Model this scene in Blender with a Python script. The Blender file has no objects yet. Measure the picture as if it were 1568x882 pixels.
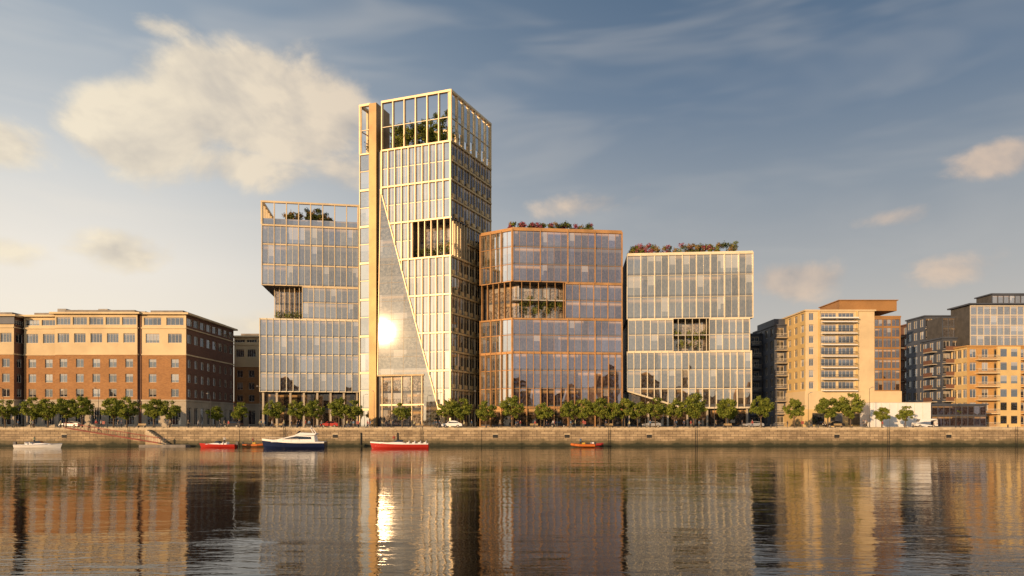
import bpy, math, random
from mathutils import Vector, Matrix
random.seed(7)
scene = bpy.context.scene
COL = scene.collection

# ------------------------------------------------------------------ materials
def new_mat(name):
    m = bpy.data.materials.new(name); m.use_nodes = True
    nt = m.node_tree
    for n in list(nt.nodes): nt.nodes.remove(n)
    out = nt.nodes.new('ShaderNodeOutputMaterial')
    return m, nt, out

class G:
    """tiny node-graph helper"""
    def __init__(s, nt): s.nt = nt
    def n(s, t, **kw):
        nd = s.nt.nodes.new(t)
        for k, v in kw.items(): setattr(nd, k, v)
        return nd
    def link(s, a, sock):
        if isinstance(a, (int, float)): sock.default_value = a
        elif isinstance(a, (tuple, list)):
            sock.default_value = tuple(a) if len(a) == len(sock.default_value) else tuple(a) + (1,)
        else: s.nt.links.new(a, sock)
    def m(s, op, a, b=None, c=None, clamp=False):
        nd = s.n('ShaderNodeMath', operation=op); nd.use_clamp = clamp
        s.link(a, nd.inputs[0])
        if b is not None: s.link(b, nd.inputs[1])
        if c is not None: s.link(c, nd.inputs[2])
        return nd.outputs[0]
    def v(s, op, a, b=None):
        nd = s.n('ShaderNodeVectorMath', operation=op)
        s.link(a, nd.inputs[0])
        if b is not None: s.link(b, nd.inputs[1])
        return nd.outputs['Value'] if op in ('DOT_PRODUCT', 'LENGTH') else nd.outputs[0]
    def mix(s, f, a, b, mode='MIX'):
        nd = s.n('ShaderNodeMix', data_type='RGBA', blend_type=mode)
        s.link(f, nd.inputs[0]); s.link(a, nd.inputs[6]); s.link(b, nd.inputs[7])
        return nd.outputs[2]
    def ss(s, x, lo, hi, a=0.0, b=1.0):
        nd = s.n('ShaderNodeMapRange', interpolation_type='SMOOTHSTEP')
        s.link(x, nd.inputs[0]); nd.inputs[1].default_value = lo; nd.inputs[2].default_value = hi
        nd.inputs[3].default_value = a; nd.inputs[4].default_value = b
        return nd.outputs[0]
    def noise(s, vec, scale, detail=4, rough=0.5, dist=0.0, out='Fac'):
        nd = s.n('ShaderNodeTexNoise')
        if vec is not None: s.link(vec, nd.inputs['Vector'])
        nd.inputs['Scale'].default_value = scale; nd.inputs['Detail'].default_value = detail
        nd.inputs['Roughness'].default_value = rough; nd.inputs['Distortion'].default_value = dist
        return nd.outputs[out]
    def ramp(s, x, stops):
        nd = s.n('ShaderNodeValToRGB'); cr = nd.color_ramp
        cr.elements[0].position = stops[0][0]; cr.elements[0].color = tuple(stops[0][1]) + (1,)
        cr.elements[1].position = stops[-1][0]; cr.elements[1].color = tuple(stops[-1][1]) + (1,)
        for p, c in stops[1:-1]:
            e = cr.elements.new(p); e.color = tuple(c) + (1,)
        s.link(x, nd.inputs[0]); return nd.outputs[0]

def pmat(name, col, rough=0.6, metal=0.0, var=0.25, scale=0.6, bump=0.0, spec=0.5):
    m, nt, out = new_mat(name); g = G(nt)
    tc = g.n('ShaderNodeTexCoord').outputs['Object']
    n1 = g.noise(tc, scale, 4, 0.65)
    lo = tuple(c * (1 - var) for c in col); hi = tuple(min(1, c * (1 + var)) for c in col)
    c = g.mix(g.ss(n1, 0.3, 0.7), lo, hi)
    b = g.n('ShaderNodeBsdfPrincipled')
    g.link(c, b.inputs['Base Color']); b.inputs['Roughness'].default_value = rough
    b.inputs['Metallic'].default_value = metal; b.inputs['Specular IOR Level'].default_value = spec
    if bump > 0:
        bn = g.n('ShaderNodeBump'); bn.inputs['Strength'].default_value = bump; bn.inputs['Distance'].default_value = 0.05
        g.link(g.noise(tc, scale * 9, 2, 0.5), bn.inputs['Height']); g.link(bn.outputs[0], b.inputs['Normal'])
    g.link(b.outputs[0], out.inputs[0]); return m

def brick_mat(name, c1, c2, mortar, bw, bh, ms=0.015, algae=False, big=0.25):
    m, nt, out = new_mat(name); g = G(nt)
    uv = g.n('ShaderNodeUVMap').outputs[0]
    br = g.n('ShaderNodeTexBrick'); g.link(uv, br.inputs['Vector'])
    br.inputs['Color1'].default_value = (*c1, 1); br.inputs['Color2'].default_value = (*c2, 1)
    br.inputs['Mortar'].default_value = (*mortar, 1); br.inputs['Scale'].default_value = 1.0
    br.inputs['Mortar Size'].default_value = ms; br.inputs['Brick Width'].default_value = bw; br.inputs['Row Height'].default_value = bh
    br.inputs['Bias'].default_value = 0.0
    n1 = g.noise(uv, 0.25, 5, 0.65)
    c = g.mix(g.ss(n1, 0.35, 0.7), br.outputs[0], g.mix(1.0, br.outputs[0], (1 - 2 * big, 1 - 2.1 * big, 1 - 2.2 * big), 'MULTIPLY'))
    b = g.n('ShaderNodeBsdfPrincipled')
    if algae:
        pos = g.n('ShaderNodeNewGeometry').outputs['Position']
        sp = g.n('ShaderNodeSeparateXYZ'); g.link(pos, sp.inputs[0])
        mp = g.n('ShaderNodeMapping'); g.link(uv, mp.inputs[0]); mp.inputs['Scale'].default_value = (1.3, 0.12, 1)
        st = g.noise(mp.outputs[0], 1.0, 6, 0.7)
        h = g.m('ADD', sp.outputs[2], g.m('MULTIPLY', g.m('SUBTRACT', g.noise(uv, 0.35, 4, .6), 0.5), 2.2))
        c = g.mix(g.m('MULTIPLY', g.ss(st, 0.45, 0.75), 0.6), c, (0.13, 0.095, 0.06))
        c = g.mix(g.m('MULTIPLY', g.ss(h, 1.7, 0.9), .85), c, (0.10, 0.085, 0.045))
        c = g.mix(g.ss(h, 0.85, 0.2), c, (0.028, 0.032, 0.016))
        bn = g.n('ShaderNodeBump'); bn.inputs['Strength'].default_value = 0.5; bn.inputs['Distance'].default_value = 0.06
        g.link(g.m('SUBTRACT', g.noise(uv, 3.0, 4, 0.6), br.outputs['Fac']), bn.inputs['Height'])
        g.link(bn.outputs[0], b.inputs['Normal'])
    g.link(c, b.inputs['Base Color'])
    b.inputs['Roughness'].default_value = 0.85
    g.link(b.outputs[0], out.inputs[0]); return m

def glass_mat(name, tint, refl, inner, warm=0.35, tilt=0.02, rough=0.015, slab=0.12, pale=0.3, vary=0.3, slabdark=0.5):
    """coated facade glass: UV is in (pane, floor) cells; the room and its lit ceiling lights are painted into the colour"""
    m, nt, out = new_mat(name); g = G(nt)
    uv = g.n('ShaderNodeUVMap').outputs[0]
    fl = g.v('FLOOR', uv)
    wn = g.n('ShaderNodeTexWhiteNoise', noise_dimensions='3D'); g.link(fl, wn.inputs['Vector'])
    r1 = wn.outputs['Value']; rc = wn.outputs['Color']
    half = g.v('FLOOR', g.v('MULTIPLY', uv, (0.27, 1.0, 0)))
    wn2 = g.n('ShaderNodeTexWhiteNoise', noise_dimensions='3D'); g.link(g.v('ADD', half, (17.3, 5.1, 0)), wn2.inputs['Vector'])
    r2 = wn2.outputs['Value']
    sp = g.n('ShaderNodeSeparateXYZ'); g.link(g.v('FRACTION', uv), sp.inputs[0])
    fu, fv = sp.outputs[0], sp.outputs[1]
    nz = g.noise(g.v('MULTIPLY', uv, (2.3, 3.7, 1)), 2.0, 3, 0.7)
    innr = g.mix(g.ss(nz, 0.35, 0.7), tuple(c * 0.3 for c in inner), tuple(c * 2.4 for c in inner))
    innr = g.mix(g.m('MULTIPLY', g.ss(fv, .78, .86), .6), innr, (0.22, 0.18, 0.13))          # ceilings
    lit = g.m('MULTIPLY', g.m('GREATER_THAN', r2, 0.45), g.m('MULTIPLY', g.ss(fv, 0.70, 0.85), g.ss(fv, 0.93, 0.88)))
    innr = g.mix(g.m('MULTIPLY', lit, warm), innr, (0.8, 0.5, 0.22))  # warm glow of ceiling lights painted into the diffuse room colour
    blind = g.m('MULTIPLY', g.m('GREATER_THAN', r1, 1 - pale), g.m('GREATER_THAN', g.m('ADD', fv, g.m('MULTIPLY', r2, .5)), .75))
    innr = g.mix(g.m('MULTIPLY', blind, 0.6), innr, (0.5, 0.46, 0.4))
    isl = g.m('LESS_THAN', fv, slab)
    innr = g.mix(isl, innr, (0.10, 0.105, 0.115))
    d = g.n('ShaderNodeBsdfDiffuse'); g.link(innr, d.inputs['Color'])
    gl = g.n('ShaderNodeBsdfGlossy'); gl.inputs['Roughness'].default_value = rough
    g.link(g.mix(r1, tuple(c * (1 - vary) for c in tint), tint), gl.inputs['Color'])
    if tilt > 0:
        geo = g.n('ShaderNodeNewGeometry').outputs['Normal']
        dv = g.v('MULTIPLY', g.v('SUBTRACT', rc, (0.5, 0.5, 0.5)), (tilt, tilt, tilt * 1.8))
        wob = g.v('MULTIPLY', g.v('SUBTRACT', g.noise(uv, 0.7, 1, 0.5, out='Color'), (0.5, 0.5, 0.5)), (tilt, tilt, tilt))
        g.link(g.v('NORMALIZE', g.v('ADD', geo, g.v('ADD', dv, wob))), gl.inputs['Normal'])
    fr = g.n('ShaderNodeFresnel'); fr.inputs[0].default_value = 1.5
    f = g.m('ADD', g.m('MULTIPLY', fr.outputs[0], 1.0 - refl), refl)
    f = g.m('MULTIPLY', f, g.m('ADD', 0.74, g.m('MULTIPLY', r2, 0.26)), clamp=True)
    f = g.m('MULTIPLY', f, g.m('SUBTRACT', 1.0, g.m('MULTIPLY', isl, slabdark)))
    mx = g.n('ShaderNodeMixShader'); g.link(f, mx.inputs[0]); g.link(d.outputs[0], mx.inputs[1]); g.link(gl.outputs[0], mx.inputs[2])
    g.link(mx.outputs[0], out.inputs[0]); return m

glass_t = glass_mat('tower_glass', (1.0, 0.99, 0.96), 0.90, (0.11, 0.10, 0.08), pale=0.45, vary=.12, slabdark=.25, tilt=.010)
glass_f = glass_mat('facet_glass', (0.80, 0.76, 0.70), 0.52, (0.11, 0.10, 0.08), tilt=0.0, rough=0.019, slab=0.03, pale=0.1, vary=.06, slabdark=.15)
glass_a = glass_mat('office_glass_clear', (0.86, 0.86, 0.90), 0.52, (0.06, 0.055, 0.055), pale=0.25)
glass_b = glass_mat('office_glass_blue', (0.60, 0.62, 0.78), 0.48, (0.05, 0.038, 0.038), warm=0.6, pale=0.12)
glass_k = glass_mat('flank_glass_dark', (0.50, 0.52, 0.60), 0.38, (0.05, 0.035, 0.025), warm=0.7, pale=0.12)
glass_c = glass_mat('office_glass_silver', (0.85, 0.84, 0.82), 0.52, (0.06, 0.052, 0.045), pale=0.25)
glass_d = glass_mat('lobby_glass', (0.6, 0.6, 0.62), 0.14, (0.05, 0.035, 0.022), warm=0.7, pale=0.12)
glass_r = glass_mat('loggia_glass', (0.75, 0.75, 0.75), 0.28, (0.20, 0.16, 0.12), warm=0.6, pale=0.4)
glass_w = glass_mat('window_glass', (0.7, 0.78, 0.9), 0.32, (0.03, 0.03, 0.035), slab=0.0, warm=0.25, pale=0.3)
gold = pmat('champagne_metal', (0.68, 0.53, 0.32), 0.42, 0.25, 0.12, 0.3)
ivory = pmat('ivory_metal', (0.72, 0.63, 0.45), 0.45, 0.15, 0.1, 0.3)
copper = pmat('copper_metal', (0.48, 0.26, 0.10), 0.42, 0.3, 0.2, 0.3)
slabgold = pmat('gold_slab_cladding', (0.30, 0.195, 0.08), 0.45, 0.4, 0.18, 0.15)
darkm = pmat('dark_metal', (0.05, 0.05, 0.055), 0.5, 0.3, 0.2)
core = pmat('interior_dark', (0.07, 0.065, 0.06), 0.8)
concrete = pmat('concrete', (0.36, 0.34, 0.31), 0.85, 0, 0.2, 0.2, 0.3)
timber = pmat('timber_gold', (0.50, 0.35, 0.16), 0.6, 0, 0.2)
cream = pmat('cream_render', (0.64, 0.50, 0.30), 0.85, 0, 0.12, 0.12, 0.2)
creamy = pmat('yellow_render', (0.62, 0.45, 0.20), 0.85, 0, 0.12, 0.12, 0.2)
stone = pmat('pale_stone', (0.42, 0.36, 0.27), 0.85, 0, 0.15, 0.3, 0.3)
slate = pmat('slate_cladding', (0.07, 0.08, 0.105), 0.6, 0.1, 0.2, 0.2)
brownp = pmat('brown_panel', (0.32, 0.165, 0.055), 0.6, 0, 0.12, 0.2)
white = pmat('white_paint', (0.78, 0.77, 0.74), 0.5, 0, 0.04)
frame_w = pmat('window_frame_cream', (0.60, 0.54, 0.44), 0.6, 0, 0.05)
redbal = pmat('red_panel', (0.30, 0.07, 0.05), 0.6)
roofm = pmat('roof_lead', (0.20, 0.18, 0.16), 0.7)
brick = brick_mat('brown_brick', (0.42, 0.205, 0.07), (0.31, 0.145, 0.05), (0.32, 0.20, 0.11), 0.45, 0.15, 0.012, big=0.08)
brickr = brick_mat('red_brick', (0.20, 0.09, 0.05), (0.15, 0.065, 0.04), (0.17, 0.12, 0.09), 0.45, 0.15, 0.012, big=0.08)
brickor = brick_mat('orange_brick', (0.54, 0.30, 0.09), (0.46, 0.245, 0.07), (0.44, 0.30, 0.15), 0.45, 0.15, 0.012, big=0.06)
quaystone = brick_mat('quay_stone', (0.52, 0.40, 0.25), (0.33, 0.25, 0.155), (0.12, 0.09, 0.06), 1.7, 0.52, 0.04, algae=True, big=0.15)
coping = pmat('granite_coping', (0.50, 0.41, 0.28), 0.8, 0, 0.25, 0.5, 0.4)
asphalt = pmat('asphalt', (0.05, 0.05, 0.052), 0.9, 0, 0.2, 0.5)
paving = pmat('paving', (0.30, 0.27, 0.23), 0.85, 0, 0.15, 0.4)
bark = pmat('bark', (0.12, 0.085, 0.055), 0.9, 0, 0.3, 3.0)
rubber = pmat('rubber', (0.02, 0.02, 0.02), 0.8)
carglass = pmat('car_glass', (0.02, 0.025, 0.03), 0.08, 0, 0.1, spec=1.0)

def leaf_mat(name, a, b, sc=1.1):
    m, nt, out = new_mat(name); g = G(nt)
    tc = g.n('ShaderNodeTexCoord').outputs['Object']
    oi = g.n('ShaderNodeObjectInfo').outputs['Random']
    n = g.noise(tc, sc, 2, 0.6)
    c = g.mix(g.ss(n, 0.35, 0.65), a, b)
    c = g.mix(g.m('MULTIPLY', oi, 0.3), c, tuple(x * 0.75 for x in a))
    d = g.n('ShaderNodeBsdfDiffuse'); g.link(c, d.inputs[0])
    t = g.n('ShaderNodeBsdfTranslucent'); g.link(c, t.inputs[0])
    mx = g.n('ShaderNodeMixShader'); mx.inputs[0].default_value = 0.25
    g.link(d.outputs[0], mx.inputs[1]); g.link(t.outputs[0], mx.inputs[2]); g.link(mx.outputs[0], out.inputs[0]); return m
leafg = leaf_mat('leaf_green', (0.15, 0.19, 0.035), (0.31, 0.33, 0.065))
leafd = leaf_mat('leaf_dark', (0.07, 0.095, 0.028), (0.15, 0.17, 0.05))
leafr = leaf_mat('leaf_pink', (0.34, 0.07, 0.11), (0.50, 0.19, 0.22))
leafo = leaf_mat('leaf_ochre', (0.28, 0.18, 0.06), (0.42, 0.30, 0.13))

# ------------------------------------------------------------------ geometry helpers
class Frame:
    """vertical working plane: origin on plan, a runs along u, w runs outward"""
    def __init__(s, o, to=None, u=None):
        s.o = Vector((o[0], o[1]))
        if to is not None:
            d = Vector((to[0], to[1])) - s.o; s.L = d.length; s.u = d.normalized()
        else: s.u = Vector(u).normalized(); s.L = 0
        s.n = Vector((s.u.y, -s.u.x))
    def p(s, a, w, z):
        q = s.o + s.u * a + s.n * w
        return (q.x, q.y, z)
    def p2(s, a, w):
        q = s.o + s.u * a + s.n * w
        return (q.x, q.y)
    def off(s, a=0, w=0):
        f = Frame(s.p2(a, w), u=s.u); f.L = s.L; return f

class MB:
    def __init__(s): s.v = []; s.f = []; s.m = []; s.uv = []; s.mats = []
    def mi(s, mat):
        if mat not in s.mats: s.mats.append(mat)
        return s.mats.index(mat)
    def face(s, pts, mat, uv=None):
        i = len(s.v); s.v += [tuple(p) for p in pts]; s.f.append(tuple(range(i, i + len(pts))))
        s.m.append(s.mi(mat))
        s.uv.append(uv or [(p[0] + p[1], p[2]) for p in pts])
    def wall(s, F, a0, a1, z0, z1, w, mat, uv=None):
        s.face([F.p(a0, w, z0), F.p(a1, w, z0), F.p(a1, w, z1), F.p(a0, w, z1)], mat,
               uv or [(a0, z0), (a1, z0), (a1, z1), (a0, z1)])
    def box(s, F, a0, a1, w0, w1, z0, z1, mat):
        P = F.p
        s.wall(F, a0, a1, z0, z1, w1, mat)
        s.face([P(a1, w0, z0), P(a0, w0, z0), P(a0, w0, z1), P(a1, w0, z1)], mat, [(a1, z0), (a0, z0), (a0, z1), (a1, z1)])
        s.face([P(a1, w1, z0), P(a1, w0, z0), P(a1, w0, z1), P(a1, w1, z1)], mat, [(w1, z0), (w0, z0), (w0, z1), (w1, z1)])
        s.face([P(a0, w0, z0), P(a0, w1, z0), P(a0, w1, z1), P(a0, w0, z1)], mat, [(w0, z0), (w1, z0), (w1, z1), (w0, z1)])
        s.face([P(a0, w1, z1), P(a1, w1, z1), P(a1, w0, z1), P(a0, w0, z1)], mat, [(a0, w1), (a1, w1), (a1, w0), (a0, w0)])
        s.face([P(a0, w0, z0), P(a1, w0, z0), P(a1, w1, z0), P(a0, w1, z0)], mat, [(a0, w0), (a1, w0), (a1, w1), (a0, w1)])
    def prism(s, poly, z0, z1, mat, top=None):
        n = len(poly)
        for i in range(n):
            a, b = poly[i], poly[(i + 1) % n]; L = math.dist(a, b)
            s.face([(*a, z0), (*b, z0), (*b, z1), (*a, z1)], mat, [(0, z0), (L, z0), (L, z1), (0, z1)])
        s.face([(*p, z1) for p in poly], top or mat, [tuple(p) for p in poly])
        s.face([(*p, z0) for p in reversed(poly)], mat, [tuple(p) for p in reversed(poly)])
    def tube(s, p0, p1, r0, r1, mat, k=8, caps=True):
        p0, p1 = Vector(p0), Vector(p1); d = (p1 - p0).normalized()
        x = d.orthogonal().normalized(); y = d.cross(x)
        A = [p0 + (x * math.cos(t) + y * math.sin(t)) * r0 for t in [2 * math.pi * i / k for i in range(k)]]
        B = [p1 + (x * math.cos(t) + y * math.sin(t)) * r1 for t in [2 * math.pi * i / k for i in range(k)]]
        for i in range(k):
            j = (i + 1) % k; s.face([A[i], A[j], B[j], B[i]], mat)
        if caps: s.face(list(reversed(A)), mat); s.face(B, mat)
    def obj(s, name, parent=None, smooth=False):
        me = bpy.data.meshes.new(name); me.from_pydata(s.v, [], s.f)
        for m in s.mats: me.materials.append(m)
        me.polygons.foreach_set('material_index', s.m)
        ul = me.uv_layers.new(name='UVMap'); fl = []
        for u in s.uv:
            for c in u: fl += [c[0], c[1]]
        ul.data.foreach_set('uv', fl)
        if smooth: me.polygons.foreach_set('use_smooth', [True] * len(s.f))
        me.update()
        ob = bpy.data.objects.new(name, me); COL.objects.link(ob)
        if parent: ob.parent = parent
        return ob

def empty(name, loc=(0, 0, 0)):
    e = bpy.data.objects.new(name, None); COL.objects.link(e); e.location = loc; e.empty_display_size = 1; return e

class Bld:
    def __init__(s, name): s.e = empty(name); s.parts = {}
    def __getitem__(s, k):
        if k not in s.parts: s.parts[k] = MB()
        return s.parts[k]
    def done(s):
        for k, mb in s.parts.items(): mb.obj(k, s.e)

def strip(B, F, a0, a1, z0, z1, nb, nf, gm, fm, fw=0.25, fd=0.4, bh=0.45, bd=0.3, major=0, midband=0.16, mull=0, mm=None):
    W = (a1 - a0) / nb; H = (z1 - z0) / nf; mu = mull + 1; u0 = round(a0 / W) + round(z0)
    B['glazing'].wall(F, a0, a1, z0, z1, 0.03, gm, [(u0, 0), (u0 + nb * mu, 0), (u0 + nb * mu, nf), (u0, nf)])
    B['frame'].box(F, a0, a1, -0.05, bd, z1 - bh, z1, fm)
    for k in range(nf):
        h = bh * 0.5 if k == 0 else midband
        B['frame'].box(F, a0, a1, -0.05, bd * (0.9 if k == 0 else 0.5), z0 + k * H, z0 + k * H + h, fm)
    for i in range(nb + 1):
        a = a0 + i * W; big = major and i % major == 0
        w = fw * (1.6 if big else 1); d = fd * (1.25 if big else 1)
        B['frame'].box(F, a - w / 2, a + w / 2, -0.04, d, z0, z1 + 0.01, fm)
        if mull and i < nb:
            for j in range(1, mull + 1):
                am = a + W * j / (mull + 1)
                B['frame'].box(F, am - 0.04, am + 0.04, 0, 0.10, z0 + 0.02, z1 - 0.02, mm or fm)

def leafcloud(mb, c, r, n, size, mat, rz=None):
    rz = rz or r
    for _ in range(n):
        while True:
            q = Vector((random.uniform(-1, 1), random.uniform(-1, 1), random.uniform(-1, 1)))
            if 0.15 < q.length < 1: break
        q = q * (0.55 + 0.45 * random.random())
        p = Vector(c) + Vector((q.x * r, q.y * r, q.z * rz))
        n1 = (q.normalized() * 1.1 + Vector((random.gauss(0, .6), random.gauss(0, .6), random.gauss(0.2, .6)))).normalized()
        x = n1.orthogonal().normalized(); y = n1.cross(x); t = random.uniform(0, 6.28)
        x, y = x * math.cos(t) + y * math.sin(t), y * math.cos(t) - x * math.sin(t); s_ = size * random.uniform(0.6, 1.3)
        mb.face([p - x * s_ * .5, p - y * s_ * .35, p + x * s_ * .5, p + y * s_ * .35], mat)

# =================================================================== OFFICE TOWER
C = (-15.0, 168.0); L0 = (-39.05, 176.35)
FT = Frame(L0, to=C); TL = FT.L
FR = Frame(C, to=(-5.9, 187.0)); RL = FR.L
T = Bld('office_tower')
Lb = (L0[0] + 9.1, L0[1] + 19.0); Rb = (-5.9, 187.0)
full = [L0, C, Rb, Lb]
ter = [L0, FT.p2(15, 0), FT.p2(15, -4), FT.p2(21.5, -4), FR.p2(8, -4), FR.p2(8, 0), Rb, Lb]
T['body'].prism(full, 4, 46.02, core); T['body'].prism(ter, 46.02, 55.38, core); T['body'].prism(full, 55.38, 74.1, core, concrete)
lev = [4.0, 8.58, 17.94, 27.3, 36.66, 46.02, 55.38, 64.74, 74.1]
dA0, dZ0, dA1, dZ1 = 6.0, 64.4, 23.5, 4.0
def zd(a): return dZ0 - (a - dA0) / (dA1 - dA0) * (dZ0 - dZ1)
def ad(z): return dA0 + (dZ0 - z) / (dZ0 - dZ1) * (dA1 - dA0) if z < dZ0 else dA0
bayT = (TL - 6.4) / 10
for i in range(len(lev) - 1):
    z0, z1 = lev[i], lev[i + 1]
    nf = 2 if z1 - z0 > 6 else 1
    aR = 15.0 if z0 == 46.02 else TL
    l0, l1 = max(ad(z0), 6.4), max(ad(z1), 6.4)
    pts = [(l0, z0), (aR, z0), (aR, z1), (l1, z1)]
    if z0 < dZ0 < z1: pts = [(ad(z0), z0), (aR, z0), (aR, z1), (6.4, z1), (6.4, dZ0)]
    T['glazing'].face([FT.p(a, 0.03, z) for a, z in pts], glass_t, [((a - 6.4) / bayT * 2, (z - z0) / (z1 - z0) * nf + 3 * i) for a, z in pts])
    T['frame'].box(FT, l1 - 0.1, TL + 0.3, -0.1, 0.42, z1 - 0.2, z1 + 0.2, gold)
    if nf == 2:
        zm = (z0 + z1) / 2; T['frame'].box(FT, max(ad(zm), 6.4), aR, -0.05, 0.10, zm - 0.08, zm + 0.08, ivory)
    for k in range(11):
        a = 6.4 + k * bayT
        if a > aR + 0.1 : continue
        zl = max(z0, zd(a)) if a < dA1 else z0
        if zl >= z1 - 0.1: continue
        w = 0.10 if k not in (0, 10) else 0.18
        T['frame'].box(FT, a - w, a + w, -0.05, 0.5, zl, z1, gold)
        if k < 9:
            am = a + bayT / 2; zl2 = max(z0, zd(am)) if am < dA1 else z0
            if zl2 < z1 - 0.1 and am < aR: T['frame'].box(FT, am - 0.03, am + 0.03, 0, 0.12, zl2, z1, ivory)
# planted terrace cut into the corner
T['body'].wall(FT, 15, 21.6, 46.1, 55.3, -3.95, glass_r, [(0, 0), (5, 0), (5, 2), (0, 2)])
T['body'].wall(FT, 15, TL, 46.1, 55.3, -4.6, glass_r, [(0, 0), (7, 0), (7, 2), (0, 2)])
for k in range(7):
    a = 15 + k * (TL - 15) / 6
    T['frame'].box(FT, a - 0.09, a + 0.09, -0.5, 0.3, 46.2, 55.2, gold)
for k in range(1, 7):
    T['frame'].box(FR, k * 1.33 - 0.09, k * 1.33 + 0.09, -0.5, 0.1, 46.2, 55.2, gold)
for k in range(12):
    leafcloud(T['terrace_planting'], FT.p(15.6 + k * .82, -1.4, 47.6 + random.random() * 2), 1.0, 100, 0.38, random.choice([leafd, leafg]), 1.6)
# sloping facet, leaning outwards towards its foot
dD = 1.8
def wf(a, z): return dD * (1 - (z - dZ1) / (dZ0 - dZ1) - (a - dA0) / (dA1 - dA0)) + 0.06
def fac(pts): T['facet'].face([FT.p(a, wf(a, z), z) for a, z in pts], glass_f, [(a / 3.4, z / 4.68) for a, z in pts])
fac([(6, 17), (ad(17), 17), (6, dZ0)])
fac([(18.3, 4), (23.5, 4), (ad(17), 17), (18.3, 17)])
def beam(mb, p0, p1, r, mat): mb.tube(p0, p1, r, r, mat, 6)
beam(T['frame'], FT.p(6, wf(6, dZ0) + .1, dZ0), FT.p(23.5, wf(23.5, 4) + .1, 4), 0.2, gold)
beam(T['frame'], FT.p(6, wf(6, 64) + .05, 64), FT.p(6, wf(6, 17) + .05, 17), 0.13, gold)
beam(T['frame'], FT.p(6, wf(6, 17) + .05, 17), FT.p(18.4, wf(18.4, 17) + .05, 17), 0.25, gold)
for k in range(1, 4):
    a = 6 + 3.4 * k; z1_ = zd(a)
    if z1_ > 17: beam(T['frame'], FT.p(a, wf(a, 17) + .0, 17), FT.p(a, wf(a, z1_), z1_), 0.03, timber)
for k in range(1, 10):
    z = 17 + 4.68 * k
    if z < 62: beam(T['frame'], FT.p(6, wf(6, z), z), FT.p(ad(z), wf(ad(z), z), z), 0.03, timber)
T['facet'].face([FT.p(6, 0, 17), FT.p(6, wf(6, 17), 17), FT.p(6, wf(6, dZ0), dZ0), FT.p(6, 0, dZ0)], gold)
T['facet'].face([FT.p(6, 0, 17), FT.p(18.3, 0, 17), FT.p(18.3, wf(18.3, 17), 17), FT.p(6, wf(6, 17), 17)], timber)
T['glazing'].wall(FT, 6, 18.3, 4, 16.9, 0.04, glass_r, [(0, 0), (6, 0), (6, 3), (0, 3)])
for k in range(5):
    a = 6.6 + k * 2.8; T['frame'].box(FT, a - 0.07, a + 0.07, 0, 0.4, 4, 17, gold)
T['frame'].box(FT, 6, 18.3, 0, 0.35, 9.4, 9.8, gold)
# left glass strip, gold slab, flat dark strip painted as the gap's shade
for i in range(len(lev) - 1):
    z0, z1 = lev[i], lev[i + 1]
    strip(T, FT, 0.0, 3.0, z0, z1, 1, 2 if z1 - z0 > 6 else 1, glass_t, gold, fw=0.16, fd=0.3, bh=0.35)
T['gold_slab'].box(FT, 3.1, 5.2, -6, 0.9, 4, 86.3, slabgold)
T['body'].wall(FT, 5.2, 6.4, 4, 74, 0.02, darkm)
# right flank
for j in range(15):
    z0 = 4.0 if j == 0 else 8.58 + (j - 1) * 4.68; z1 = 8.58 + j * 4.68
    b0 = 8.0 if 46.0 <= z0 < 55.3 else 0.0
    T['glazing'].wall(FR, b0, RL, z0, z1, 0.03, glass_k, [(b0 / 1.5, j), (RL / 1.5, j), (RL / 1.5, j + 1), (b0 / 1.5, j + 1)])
    T['frame'].box(FR, b0, RL, -0.05, 0.42, z1 - 0.22, z1 + 0.22, timber)
    for k in range(15):
        b = k * RL / 14
        if b < b0: continue
        T['frame'].box(FR, b - 0.055, b + 0.055, -0.03, 0.16 if k % 2 else 0.30, z0, z1, timber if k % 2 else gold)
    for k in range(7):
        b = (k + (0.5 if j % 2 else 0.1)) * RL / 7
        if b > b0 and b + 1.2 < RL: T['frame'].box(FR, b, b + 1.2, 0, 0.45, z0 + 0.35, z0 + 1.3, timber)
# crown
ZT = 86.3
FBk = Frame(Rb, to=Lb); FL = Frame(Lb, to=L0)
for F_, a0, a1, n_, dp in ((FT, 6.4, TL, 6, 0.55), (FR, 0, RL, 7, 0.75), (FBk, 0, FBk.L, 8, 0.5), (FL, 0, FL.L, 7, 0.5), (FT, 0, 3.0, 1, 0.5)):
    for k in range(n_ + 1):
        a = a0 + (a1 - a0) * k / n_
        T['crown'].box(F_, a - 0.13, a + 0.13, -dp, 0.3, 74.1, ZT, gold)
    T['crown'].box(F_, a0 - 0.14, a1 + 0.14, -0.5, 0.34, ZT - 0.1, ZT + 0.45, gold)
    T['crown'].box(F_, a0, a1, -0.2, 0.1, 80.0, 80.14, ivory)
for k in range(7):
    b0, b1 = RL * k / 7 + .3, RL * (k + 1) / 7 - .3
    T['crown'].wall(FR, b0, b1, 76.5 + (k % 2), 85.5, -0.1, glass_t, [(k, 0), (k + 1, 0), (k + 1, 2), (k, 2)])
for k in range(34):
    a = random.uniform(7.5, 24.5); w = random.uniform(-6, -1.5); h = random.uniform(4.0, 8.0)
    p = FT.p(a, w, 74.1)
    T['roof_garden'].tube(p, (p[0], p[1], 74.1 + h), 0.12, 0.05, bark, 5)
    for q in range(6):
        leafcloud(T['roof_garden'], (p[0] + random.gauss(0, .7), p[1] + random.gauss(0, .7), 74.3 + h * random.uniform(.3, 1.05)), 1.15, 70, 0.4, random.choice([leafd, leafg]), 1.0)
for k in range(4):
    p = FT.p(1.4, -1.5 - k * 1.5, 76.5 + k % 2)
    leafcloud(T['roof_garden'], p, 1.1, 110, 0.35, leafd, 2.2)
T.done()

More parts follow.
